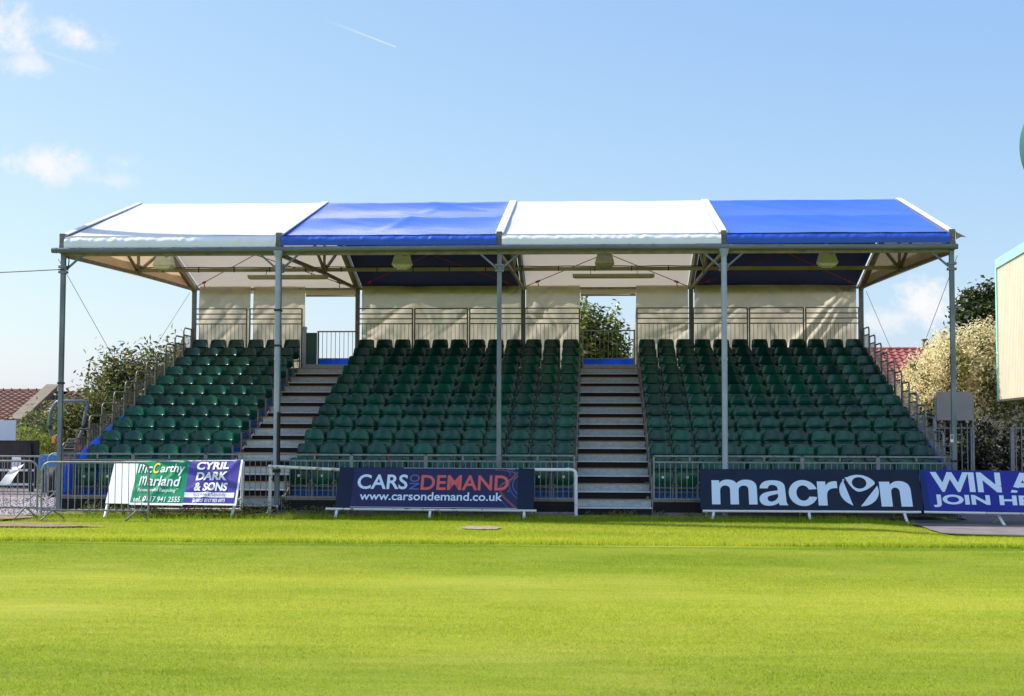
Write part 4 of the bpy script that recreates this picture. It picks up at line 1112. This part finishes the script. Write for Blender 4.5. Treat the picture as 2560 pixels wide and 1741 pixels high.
t = thing('ride_on_mower', (-11.1, 6.2, 0), 'red ride-on mower with a big grey roll bar hoop behind the first post', 'mower')
b = MB()
hp = [(-11.42,1.35),(-11.50,1.50),(-11.56,1.70),(-11.57,1.92),(-11.53,2.12),(-11.46,2.28),(-11.39,2.36),(-11.30,2.385),(-10.72,2.385),(-10.63,2.36),(-10.60,2.28),(-10.66,2.08),(-10.70,1.85),(-10.72,1.68),(-10.80,1.50),(-10.88,1.36)]
b.tube([(x,6.0,z) for x, z in hp], .040, 10); b.build('roll_bar', M['gutter'], t, smooth=50)
b = MB()
for x in (-11.55,-10.71): b.tube([(x,6.0,1.70),(x,6.0,1.78)], .055, 8)
b.build('hinge', M['black'], t)
b = MB(); b.hexa([(-11.4,6.0,.5),(-10.75,6.0,.5),(-10.75,7.6,.5),(-11.4,7.6,.5),(-11.34,6.05,1.0),(-10.82,6.05,1.0),(-10.86,7.5,.95),(-11.3,7.5,.95)]); o = b.build('body', M['mower_red'], t); md = o.modifiers.new('b','BEVEL'); md.width = .06; md.segments = 3
b = MB(); b.box(-11.30,-10.90,6.1,6.45,1.02,1.22); b.hexa([(-11.30,6.3,1.225),(-10.90,6.3,1.225),(-10.90,6.4,1.225),(-11.30,6.4,1.225),(-11.26,6.4,1.46),(-10.94,6.4,1.46),(-10.94,6.48,1.46),(-11.26,6.48,1.46)]); o = b.build('seat', M['black'], t); md = o.modifiers.new('b','BEVEL'); md.width = .03; md.segments = 3
b = MB(); b.box(-11.47,-11.37,5.93,5.95,1.36,1.52); b.build('warning_plate', M['yellow'], t)
for x in (-11.36, -10.80):
    b = MB(); b.tube([(x-.03,5.94,1.42),(x+.03,5.94,1.42)], .05, 10); b.box(x-.05,x+.05,5.96,6.02,1.18,1.30); b.build('tail_lamp', M['mower_red'], t)
for x in (-11.52,-10.63):
    for y, r in ((6.25,.38),(7.35,.28)):
        b = MB(); b.tube([(x-.1,y,r),(x-.09,y,r),(x+.09,y,r),(x+.1,y,r)], [r-.05,r,r,r-.05], 18); w = b.build('wheel', M['black'], t, smooth=40)
        b = MB(); b.tube([(x-.105,y,r),(x+.105,y,r)], r*.5, 14); b.build('rim', M['yellow'], w)

# tiled houses far behind
def tiled(x0, x1, y0, z0, y1, z1, dx, course, amp):
    b = MB(); nxx = int((x1-x0)/dx)*6; sl = math.hypot(y1-y0, z1-z0); nc = int(sl/course)
    ny, nz = -(z1-z0)/sl, (y1-y0)/sl
    rows = []
    for c in range(nc):
        for e in (0., .97):
            s = (c+e)/nc; lift = .035*(1-e)
            rows.append((s, lift))
    for s, lift in rows:
        for i in range(nxx+1):
            h = amp*max(-.3, math.sin(2*math.pi*i/6))+lift
            b.v.append((x0+(x1-x0)*i/nxx, y0+(y1-y0)*s+ny*h, z0+(z1-z0)*s+nz*h))
    n = nxx+1
    for j in range(len(rows)-1):
        for i in range(nxx):
            a = j*n+i; b.f.append((a, a+1, a+n+1, a+n)); b.mi.append(0)
    return b
t = thing('tiled_house', (-20, 24, 0), 'house with weathered red brown pantiles and a sloping stone coping at the left', 'house')
b = MB(); b.box(-40, -11, 20.3, 31, -.5, 1.75); b.build('wall', M['render'], t)
b = tiled(-40, -18.9, 19.8, 1.80, 26, 3.16, .30, .36, .05); rf = b.build('roof', M['tile_brown'], t)
b = tiled(-18.5, -11, 19.9, 1.78, 26, 3.14, .30, .36, .05); b.build('roof', M['tile_brown'], t)
b = MB(); b.quad((-40,32,1.8),(-11,32,1.8),(-11,26.02,3.15),(-40,26.02,3.15)); b.build('rear_roof', M['tile_brown'], t)
b = MB()
for i in range(90):
    x = -40+i*.33
    if -19.5 < x < -18.3 or x > -11.3: continue
    b.tube([(x, 26, 3.15), (x+.30, 26, 3.15), (x+.325, 26, 3.16)], [.09,.10,.125], 8)
b.build('ridge_tiles', M['tile_brown'], t)
b = MB()
ca, cb = (-18.12, 19.7), (-19.30, 26.1)
def cop(w, za, zb, zc, zd): b.hexa([(ca[0]-w,ca[1],za),(ca[0]+w,ca[1],za),(cb[0]+w,cb[1],zb),(cb[0]-w,cb[1],zb),(ca[0]-w,ca[1],zc),(ca[0]+w,ca[1],zc),(cb[0]+w,cb[1],zd),(cb[0]-w,cb[1],zd)])
cop(.19, 1.2, 2.6, 1.96, 3.36); cop(.25, 1.961, 3.361, 2.03, 3.43); b.build('coping', M['coping'], t)
t = thing('tiled_house', (14, 30, 0), 'house with a bright red tiled roof behind the right side railing', 'house')
b = MB(); b.box(9, 19, 28.2, 36, 0, 3.3); b.build('wall', M['render'], t)
b = tiled(9, 19.2, 27.6, 3.16, 32, 5.12, .31, .36, .05); rf = b.build('roof', M['tile_red'], t)
b = MB(); b.quad((9,36.5,3.2),(19.2,36.5,3.2),(19.2,32.02,5.11),(9,32.02,5.11)); b.build('rear_roof', M['tile_red'], t)
b = MB()
for i in range(30): b.tube([(9+i*.34,32,5.11),(9+i*.34+.31,32,5.11),(9+i*.34+.335,32,5.12)], [.09,.10,.12], 8)
b.build('ridge_tiles', M['tile_red'], t)
b = MB(); b.box(15.75,15.95,32.1,32.3,5.0,5.5); b.box(15.70,16.0,32.05,32.35,5.5,5.56); b.build('chimney', M['galv_dull'], t)

# ------------------------------------------------------------------ right hand side
def far(x, y, z, f=1.3): return (1.92+(x-1.92)*f, -28.57+(y+28.57)*f, 1.73+(z-1.73)*f)
def build_far(b, *a, **k):
    b.v = [far(*q) for q in b.v]; return b.build(*a, **k)
t = thing('clad_building', far(11.4, 5.5, .4), 'upper storey with cream ribbed cladding and turquoise trim at the right edge', 'building')
P0, P1 = Vector((11.445,5.5,0)), Vector((10.55,-4.7,0)); dv = (P1-P0).normalized(); nv = Vector((dv.y, -dv.x, 0))
if nv.x > 0: nv = -nv
b = MB()
Lw = (P1-P0).length; n = int(Lw/.165)*6
def rib(i):
    q = i % 6; return .028 if q in (1,2,3) else .0
row0, row1 = [], []
for i in range(n+1):
    p = P0+dv*(Lw*i/n)+nv*rib(i); row0.append((p.x,p.y,2.45)); row1.append((p.x,p.y,5.60))
s0 = len(b.v); b.v += row0+row1
for i in range(n): b.f.append((s0+i, s0+i+1, s0+n+2+i, s0+n+1+i)); b.mi.append(0)
build_far(b, 'cladding', M['cladding'], t)
q0, q1 = P0-nv*9, P1-nv*9
b = MB(); b.hexa([(P0.x+.05,P0.y,2.44),(P1.x+.05,P1.y,2.44),(q1.x,q1.y,2.44),(q0.x,q0.y,2.44),(P0.x+.05,P0.y,5.6),(P1.x+.05,P1.y,5.6),(q1.x,q1.y,5.6),(q0.x,q0.y,5.6)]); build_far(b, 'rear_wall', M['cladding'], t)
b = MB(); a = P0+nv*.06-dv*.06; c = P1+nv*.06
b.hexa([(a.x,a.y,5.55),(c.x,c.y,5.55),(c.x-nv.x*.3,c.y-nv.y*.3,5.55),(a.x-nv.x*.3,a.y-nv.y*.3,5.55),(a.x,a.y,5.76),(c.x,c.y,5.76),(c.x-nv.x*.5,c.y,5.86),(a.x-nv.x*.5,a.y,5.86)])
build_far(b, 'fascia', M['turquoise'], t)
b = MB(); a = P0+nv*.05; b.box(a.x-.01, a.x+.055, 5.47, 5.56, 2.40, 5.549); build_far(b, 'corner_trim', M['turquoise'], t)
b = MB(); b.hexa([(P0.x-.02,P0.y,2.405),(P1.x-.02,P1.y,2.405),(q1.x,q1.y,2.405),(q0.x,q0.y,2.405),(P0.x-.02,P0.y,2.438),(P1.x-.02,P1.y,2.438),(q1.x,q1.y,2.438),(q0.x,q0.y,2.438)]); build_far(b, 'soffit', M['soffit'], t)
b = MB(); b.hexa([(a.x,5.5,5.61),(c.x,-4.7,5.61),(q1.x,q1.y,6.9),(q0.x,q0.y,6.9),(a.x+.1,5.5,5.66),(c.x+.1,-4.7,5.66),(q1.x,q1.y,7.0),(q0.x,q0.y,7.0)]); build_far(b, 'roof', M['turquoise'], t)
for y in (5.0, .5, -4.2):
    b = MB(); b.box(13.4,13.6,y-.1,y+.1,.36,2.404); build_far(b, 'support_post', M['galv_dull'], t)
t = thing('roof_sign', far(12.55, 3, 6), 'edge of a big round green metal drum above the cream building', 'sign')
b = MB(); N_ = 48
b.tube([(12.55, 2.75, 8.0), (12.55, 3.35, 8.0)], 1.0, N_)
b.v = [(12.55+(x-12.55)*1.2, y, 8.0+(z-8.0)*1.30) for x, y, z in b.v]
build_far(b, 'drum', M['disc_green'], t, smooth=50)
b = MB()
for i in range(N_):
    an = 2*math.pi*i/N_; b.box(12.55+1.12*math.cos(an)-.012, 12.55+1.12*math.cos(an)+.012, 2.735, 2.752, 8+1.34*math.sin(an)-.012, 8+1.34*math.sin(an)+.012)
build_far(b, 'rivets', M['black'], t)['kind'] = 'stuff'
b = MB()
for x in (12.1, 12.8): b.bar((x, 3.05, 5.9), (x, 3.05, 6.8), .08)
build_far(b, 'bracket', M['galv_dull'], t)

t = thing('sign_board', (10.26, 5, -.05), 'blank grey back of a rectangular sign on two posts beside the fifth post', 'sign')
b = MB(); b.box(9.85, 10.675, 5.0, 5.02, 1.955, 2.615); b.build('plate', M['sign_back'], t)
for x in (9.835, 10.69):
    b = MB(); b.box(x-.025, x+.012, 5.021, 5.06, -.06, 2.50); b.build('post', M['galv'], t)
def palisade(x0, x1, y, label, post):
    t = thing('palisade_gate', ((x0+x1)/2, y, -.06), label, 'gate', 'open palisade gates at the right')
    n = int((x1-x0)/.125)
    b = MB()
    for i in range(1, n):
        x = x0+(x1-x0)*i/n
        b.box(x-.011, x+.011, y-.012, y+.012, .05, 1.86); b.hexa([(x-.011,y-.012,1.86),(x+.011,y-.012,1.86),(x+.011,y+.012,1.86),(x-.011,y+.012,1.86),(x-.003,y-.003,1.90),(x+.003,y-.003,1.90),(x+.003,y+.003,1.90),(x-.003,y+.003,1.90)])
    b.build('pales', M['galv'], t)['kind'] = 'stuff'
    for z in (.25, 1.78):
        b = MB(); b.box(x0, x1, y+.013, y+.04, z-.02, z+.02); b.build('rail', M['galv'], t)
    for x in post:
        b = MB(); b.box(x-.045, x+.045, y-.04, y+.05, -.06, 1.80); b.build('post', M['galv'], t)
palisade(9.75, 10.80, 5.5, 'galvanised palisade gate leaf below the blank sign back', (10.78,))
palisade(11.66, 13.6, 5.5, 'galvanised palisade gate leaf under the cream building at the right edge', (11.70,))
b = MB(); b.box(8.915, 8.975, -.049, -.046, 1.49, 1.64); st = tag(b.build('sticker', M['tag'], loc=(8.945,-.05,1.5)), 'small blue and white sticker on the fifth post', 'sticker')
b = MB(); b.box(8.922, 8.968, -.0525, -.0492, 1.55, 1.63); b.build('printed_square', M['txt_dim'], st)

# ------------------------------------------------------------------ plants
def tree(name, base, label, cat, blobs, n, size, m, seed, trunk=.12, sub=.16, shell=.5, group=None, limbs=7, aspect=1.9, crown='crown'):
    t = thing(name, base, label, cat, group)
    rg = random.Random(seed)
    b = MB(); top = max(blobs, key=lambda q: q[2])
    b.tube([base, (base[0]+.05, base[1], base[2]+(top[2]-base[2])*.4), (top[0], top[1], top[2])], [trunk, trunk*.7, trunk*.2], 8)
    for k in range(limbs):
        q = rg.choice(blobs); h = rg.uniform(.25, .7)
        s = (base[0]+.05, base[1], base[2]+(top[2]-base[2])*h)
        e = (q[0]+rg.uniform(-.6,.6)*q[3], q[1]+rg.uniform(-.6,.6)*q[4], q[2]+rg.uniform(.0,.8)*q[5])
        mid = tuple((s[i]+e[i])/2+(.15 if i == 2 else 0) for i in range(3))
        b.tube([s, mid, e], [trunk*.45, trunk*.3, trunk*.1], 6)
    b.build('trunk', M['bark'], t, smooth=60)
    leaf_mesh(crown, clumps(blobs, n, seed, shell, sub), size, m, t, seed=seed, aspect=aspect)
    return t
bud = [(-11.3,13,2.8,1.25,1.0,1.35),(-12.6,13,2.2,1.05,1,1.35),(-10.4,13.2,3.2,.95,.9,1.2),(-13.5,13,1.7,.9,.9,1.05),(-11.9,12.8,1.3,2.1,1,1.2),(-10.2,13.3,1.8,1.5,1,1.7),(-12.2,13,3.3,.55,.6,.75)]
t = tree('buddleia_bush', (-11.5,13.2,0), 'tall straggly buddleia with faded flower spikes rising behind the left side railing', 'bush', bud, 19000, .19, M['leaf_bud'], 5, .09, .22, .75, aspect=2.8)
rg = random.Random(8); bs, bp = MB(), MB()
for k in range(46):
    q = rg.choice([bud[0],bud[1],bud[2],bud[6],bud[3]]); a = rg.uniform(-.3, 3.4)
    x, z = q[0]+q[3]*math.cos(a)*.9, q[2]+q[5]*abs(math.sin(a))*.92
    y = q[1]+rg.uniform(-.5,.5); L = rg.uniform(.25,.55); dx = math.cos(a)*.8+rg.uniform(-.4,.4); dz = rg.uniform(.1,.8)
    pts = [(x+dx*L*f, y, z+dz*L*f-.55*L*f*f) for f in (0,.25,.5,.75,1.)]
    (bp if k % 9 == 0 else bs).tube(pts, [.012,.035,.038,.028,.006], 6)
    if k % 2 == 0: bs.tube([(x-dx*.5,y,z-.5),(x,y,z)], .008, 4)
bs.build('flower_spikes', M['flower_brown'], t)['kind'] = 'stuff'; bp.build('purple_spikes', M['flower_purple'], t)['kind'] = 'stuff'
tree('shrub', (-14.6,14.5,0), 'lower glossy green shrub between the house and the roll bar', 'bush', [(-14.95,14.5,1.5,.8,.6,.85),(-14.2,14.4,1.0,.95,.6,1.0),(-13.4,14.3,1.25,.85,.6,1.05),(-12.6,14,1.4,.9,.6,1.3)], 8500, .15, M['leaf_tree'], 9, .05, .15, .6, aspect=2.2)
t = thing('clipped_hedge', (-14.8,13.0,0), 'low dome shaped bright green hedge above the dark hut', 'hedge')
hb = [(-14.75,11.8,.70,1.0,.7,1.06),(-14.05,11.7,.55,.75,.6,.90)]
b = MB(); b.tube([(-14.8,12.0,0),(-14.8,12.0,1.2)], [.12,.05], 8); b.build('trunk', M['bark'], t)
leaf_mesh('foliage', clumps(hb, 16000, 31, .08, .04, 18), .055, M['leaf_hedge'], t, seed=3, aspect=2.5)
tree('tree', (2.1,17,0), 'leafy green tree seen through the middle doorway', 'tree', [(1.55,17,5.05,.50,.6,.85),(2.35,17,4.75,.45,.6,.65),(1.55,17,4.1,1.0,.9,.9),(2.5,17.1,3.9,.7,.8,.85),(2.0,17,2.8,1.35,1,1.1),(3.0,17.3,3.4,.6,.6,1.0),(1.2,17,3.4,.8,.8,1.2)], 12000, .21, M['leaf_tree'], 13, .13, .17, .7, aspect=2.3)
def back(q, f=1.07): return (1.92+(q[0]-1.92)*f, -28.57+(q[1]+28.57)*f, 1.73+(q[2]-1.73)*f, q[3]*f, q[4]*f, q[5]*f)
vine = [back(q) for q in [(11.8,14,2.6,.95,.8,1.15),(12.45,14,3.3,.9,.9,1.25),(13.4,14,3.5,.95,.9,1.25),(11.3,13.8,2.1,.7,.7,.9),(14.4,14.2,3.0,1,.9,1.4),(13,14,2.0,1.6,.9,1.2)]]
t = tree('flowering_vine', (12.9,17.2,0), 'big shrub covered in cream blossom behind the right side railing', 'bush', vine, 9000, .15, M['leaf_tree'], 17, .1, .15, .5, aspect=2.)
fp = clumps(vine, 60000, 23, .16, .12, 24)
c0 = np.array([13.8, 17.0, 2.75])
w = ((fp-c0)@np.array([-.62,-.25,.72]))
keep = w+RNG.normal(size=len(w))*.35 > -.12
leaf_mesh('blossom', fp[keep]+np.array([-.03,-.07,.04]), .10, M['flower_white'], t, seed=6, aspect=2.2, up=1.)
tree('tree', (15.6+1.5,22.5,0), 'dark green round tree rising behind the cream blossom shrub', 'tree', [(1.92+(x-1.92)*1.052,22.5,1.73+(z-1.73)*1.052,a,c,d) for x,z,a,c,d in ((15.2,5.3,1.2,.9,1.3),(16.2,4.7,1.5,1.1,1.8),(15.25,4.1,1.4,1,1.6))], 20000, .20, M['leaf_dark'], 19, .16, .17, .55)
t = thing('ivy_hedge', (12.8,7.3,0), 'dark ivy covered hedge in shade behind the palisade gates', 'hedge')
ib = [(9.9+i*.62, 7.3+.2*math.sin(i*2.1), .9+.25*math.sin(i*1.3), .62, .5, 1.15) for i in range(11)]
b = MB()
for q in ib[::2]: b.tube([(q[0],7.4,0),(q[0]+.1,7.4,1.8)], [.05,.02], 6)
b.build('stems', M['bark'], t)['kind'] = 'stuff'
leaf_mesh('foliage', clumps(ib, 13000, 37, .5, .12, 22), .11, M['leaf_ivy'], t, seed=12, aspect=1.4)

# weeds at the foot of the boards (nobody could count them)
rg = np.random.default_rng(41); pts = []
for k in range(170):
    x = rg.uniform(-8.3, -4.2) if k < 120 else rg.uniform(-4.2, 7.8); y = rg.uniform(-1.25, -.15) if k < 120 else rg.uniform(-.75, -.1)
    h = rg.uniform(.05, .30 if k < 120 else .12)
    pts.append(np.stack([x+rg.normal(size=26)*.06, y+rg.normal(size=26)*.06, .02+h*rg.random(26)], 1))
for k in range(60):
    x = rg.uniform(-4.2, -2.9); y = rg.uniform(-.9, .1); pts.append(np.stack([x+rg.normal(size=12)*.05, y+rg.normal(size=12)*.05, .02+.14*rg.random(12)], 1))
tag(leaf_mesh('weeds', np.concatenate(pts), .055, M['weed'], seed=2, aspect=2.6, up=.8, droop=-.5), 'straggling weeds under the banners and along the stand foot', 'weeds', kind='stuff')

# ------------------------------------------------------------------ sky, sun and camera
SUN = Vector((-.98, .27, 1.)).normalized()
EL = math.asin(SUN.z); AZ = math.atan2(SUN.x, SUN.y)
w = bpy.data.worlds.new('World'); SC.world = w; w.use_nodes = True
nt = w.node_tree; N, L = nt.nodes, nt.links; N.clear()
out = N.new('ShaderNodeOutputWorld'); bg = N.new('ShaderNodeBackground')
sky = N.new('ShaderNodeTexSky'); sky.sky_type = 'NISHITA'; sky.sun_disc = False
sky.sun_elevation = EL; sky.sun_rotation = AZ
sky.altitude = 50; sky.air_density = 1.0; sky.dust_density = 1.2; sky.ozone_density = 1.6
SKYS = .12
bg.inputs['Strength'].default_value = SKYS
tc = N.new('ShaderNodeTexCoord')
def vdot(a): 
    n = N.new('ShaderNodeVectorMath'); n.operation = 'DOT_PRODUCT'; L.new(DIR, n.inputs[0]); n.inputs[1].default_value = a; return n.outputs['Value']
def mth(op, a, b=None, c=None):
    n = N.new('ShaderNodeMath'); n.operation = op
    for i, q in enumerate((a, b, c)):
        if q is None: continue
        if isinstance(q, (int, float)): n.inputs[i].default_value = q
        else: L.new(q, n.inputs[i])
    return n.outputs[0]
DIR = tc.outputs['Generated']
nz = N.new('ShaderNodeTexNoise'); nz.inputs['Scale'].default_value = 34; nz.inputs['Detail'].default_value = 10; nz.inputs['Roughness'].default_value = .68; L.new(DIR, nz.inputs['Vector'])
nf = N.new('ShaderNodeTexNoise'); nf.inputs['Scale'].default_value = 9; nf.inputs['Detail'].default_value = 4; L.new(DIR, nf.inputs['Vector'])
total = None
def cloud(d, su, sv, tilt=0., dens=1., soft=.9):
    """one puff of cloud around direction d, su and sv its angular half sizes"""
    global total
    d = Vector(d).normalized(); u = d.cross(Vector((0,0,1))).normalized(); v = u.cross(d)
    u, v = u*math.cos(tilt)+v*math.sin(tilt), v*math.cos(tilt)-u*math.sin(tilt)
    a = mth('DIVIDE', vdot(u), su); c = mth('DIVIDE', vdot(v), sv); f = mth('GREATER_THAN', vdot(d), 0.)
    r = mth('SQRT', mth('ADD', mth('MULTIPLY', a, a), mth('MULTIPLY', c, c)))
    q = mth('ADD', mth('SUBTRACT', .92, r), mth('MULTIPLY', mth('SUBTRACT', nz.outputs['Fac'], .5), 3.2))
    q = mth('ADD', q, mth('MULTIPLY', mth('SUBTRACT', nf.outputs['Fac'], .5), 1.1))
    mr = N.new('ShaderNodeMapRange'); mr.interpolation_type = 'SMOOTHSTEP'; mr.inputs['From Min'].default_value = 0.; mr.inputs['From Max'].default_value = soft; mr.inputs['To Max'].default_value = dens
    L.new(q, mr.inputs['Value'])
    k = mth('MULTIPLY', mr.outputs[0], f)
    total = k if total is None else mth('MAXIMUM', total, k)
cloud((-.3860,.8883,.2587), .031, .023, 0, 1., 1.2)
cloud((-.3395,.9036,.2585), .023, .016, 0, 1., 1.2)
cloud((-.350,.9,.2630), .018, .010, 0, .7, 1.1)
cloud((-.3721,.8974,.2363), .024, .010, 0, .7, 1.1)
cloud((-.3690,.915,.1765), .062, .019, -.12, 1., 1.35)
cloud((-.3264,.9307,.1655), .040, .009, -.05, .55, 1.3)
cloud((.2260,.9707,.088), .042, .022, .2, 1., 1.0)
cloud((.2000,.9770,.0770), .065, .012, .1, .7, 1.1)
cloud((.2480,.966,.0830), .030, .019, 0, .9, 1.)
def dirv(az, el): return (math.sin(R(az))*math.cos(R(el)), math.cos(R(az))*math.cos(R(el)), math.sin(R(el)))
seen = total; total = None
cloud(dirv(-14, 23.0), .22, .060, 0, 1., .5)  # unseen bright cloud, added for its reflection on the first blue bay
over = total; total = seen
# vapour trail: a thin straight line between two directions, widening to the rear
d0, d1 = Vector((-.19258,.97569,.28817)).normalized(), Vector((-.13925,.97995,.26783)).normalized()
nn = d0.cross(d1).normalized(); ax = (d1-d0).normalized(); ln = (d1-d0).length
s = mth('DIVIDE', mth('SUBTRACT', vdot(ax), d0.dot(ax)), ln)
dist = mth('ABSOLUTE', vdot(nn))
wd = mth('MULTIPLY_ADD', mth('SUBTRACT', 1., s), .0012, .00035)
prof = mth('SUBTRACT', 1., mth('DIVIDE', dist, wd))
prof = mth('MINIMUM', mth('MAXIMUM', mth('MULTIPLY', prof, 1.6), 0.), 1.)
ins = mth('MULTIPLY', mth('GREATER_THAN', s, 0.), mth('LESS_THAN', s, 1.))
trail = mth('MULTIPLY', mth('MULTIPLY', prof, ins), mth('MULTIPLY', mth('POWER', mth('MAXIMUM', s, 0.0001), 1.4), .75))
total = mth('MAXIMUM', total, trail)
d0, d1 = Vector((-.3850,.893,.2530)).normalized(), Vector((-.310,.92,.232)).normalized()
nn = d0.cross(d1).normalized(); ax = (d1-d0).normalized(); ln = (d1-d0).length
s = mth('DIVIDE', mth('SUBTRACT', vdot(ax), d0.dot(ax)), ln)
prof = mth('MAXIMUM', mth('SUBTRACT', 1., mth('DIVIDE', mth('ABSOLUTE', vdot(nn)), .0016)), 0.)
ins = mth('MULTIPLY', mth('GREATER_THAN', s, 0.), mth('LESS_THAN', s, 1.))
total = mth('MAXIMUM', total, mth('MULTIPLY', mth('MULTIPLY', prof, ins), mth('MULTIPLY', mth('SUBTRACT', 1., s), .30)))
# soften the contrast between the deep and the bright side of the sky
sp = N.new('ShaderNodeSeparateColor'); L.new(sky.outputs[0], sp.inputs[0])
cb = N.new('ShaderNodeCombineColor')
for i, (ref, val, pw) in enumerate(((1.73, 1.62, .80), (2.66, 2.70, .66), (4.21, 4.55, .22))):
    L.new(mth('MULTIPLY', mth('POWER', mth('DIVIDE', sp.outputs[i], ref), pw), val), cb.inputs[i])
mx = N.new('ShaderNodeMix'); mx.data_type = 'RGBA'
L.new(total, mx.inputs[0]); L.new(cb.outputs[0], mx.inputs[6]); mx.inputs[7].default_value = (4.85, 4.8, 4.9, 1)
sy = N.new('ShaderNodeSeparateXYZ'); L.new(DIR, sy.inputs[0])
rm = N.new('ShaderNodeMapRange'); rm.interpolation_type = 'SMOOTHSTEP'; rm.inputs['From Min'].default_value = -.15; rm.inputs['From Max'].default_value = -.65; L.new(sy.outputs['Y'], rm.inputs['Value'])
n4 = N.new('ShaderNodeTexNoise'); n4.inputs['Scale'].default_value = 3.2; n4.inputs['Detail'].default_value = 7; L.new(DIR, n4.inputs['Vector'])
rc = N.new('ShaderNodeMapRange'); rc.interpolation_type = 'SMOOTHSTEP'; rc.inputs['From Min'].default_value = .42; rc.inputs['From Max'].default_value = .60; L.new(n4.outputs['Fac'], rc.inputs['Value'])
rear = mth('MULTIPLY', rm.outputs[0], rc.outputs[0])  # unseen clouds behind the camera, added as fill for surfaces facing it
mr_ = N.new('ShaderNodeMix'); mr_.data_type = 'RGBA'; L.new(rear, mr_.inputs[0]); L.new(mx.outputs[2], mr_.inputs[6]); mr_.inputs[7].default_value = (4.4, 5.3, 6.8, 1)
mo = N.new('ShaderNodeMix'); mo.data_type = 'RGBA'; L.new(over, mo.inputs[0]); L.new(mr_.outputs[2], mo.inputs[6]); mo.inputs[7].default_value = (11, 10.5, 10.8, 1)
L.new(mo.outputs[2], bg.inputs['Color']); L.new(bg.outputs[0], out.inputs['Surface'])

sl = bpy.data.lights.new('sun', 'SUN'); sl.energy = 4.3; sl.angle = R(.53); sl.color = (1., .955, .88)
so = bpy.data.objects.new('sun', sl); COL.objects.link(so); so.rotation_euler = SUN.to_track_quat('Z', 'Y').to_euler(); so.location = (-30, 10, 30)

cd = bpy.data.cameras.new('camera'); cam = bpy.data.objects.new('camera', cd); COL.objects.link(cam)
cd.sensor_width = 36; cd.lens = 50.006; cd.clip_end = 3000; cd.clip_start = .1
YAW, PIT, ROL = .058061, .056816, .0028293
fw = Vector((-math.sin(YAW)*math.cos(PIT), math.cos(YAW)*math.cos(PIT), math.sin(PIT)))
rt = Vector((math.cos(YAW), math.sin(YAW), 0)); up = rt.cross(fw)
rt2 = rt*math.cos(ROL)-up*-math.sin(ROL)*1.; up2 = rt2.cross(fw)
# image roll: the picture is turned clockwise by ROL, the camera anticlockwise
rt2 = rt*math.cos(ROL)+up*math.sin(ROL); up2 = rt2.cross(fw)
m3 = Matrix((rt2, up2, -fw)).transposed()
cam.matrix_world = Matrix.Translation((1.91959, -28.56976, 1.72788)) @ m3.to_4x4()
SC.camera = cam
SC.view_settings.view_transform = 'Standard'; SC.view_settings.look = 'None'
SC.view_settings.exposure = .75; SC.view_settings.gamma = 1
SC.cycles.use_denoising = True
SC.cycles.max_bounces = 8; SC.cycles.transparent_max_bounces = 8; SC.cycles.transmission_bounces = 6
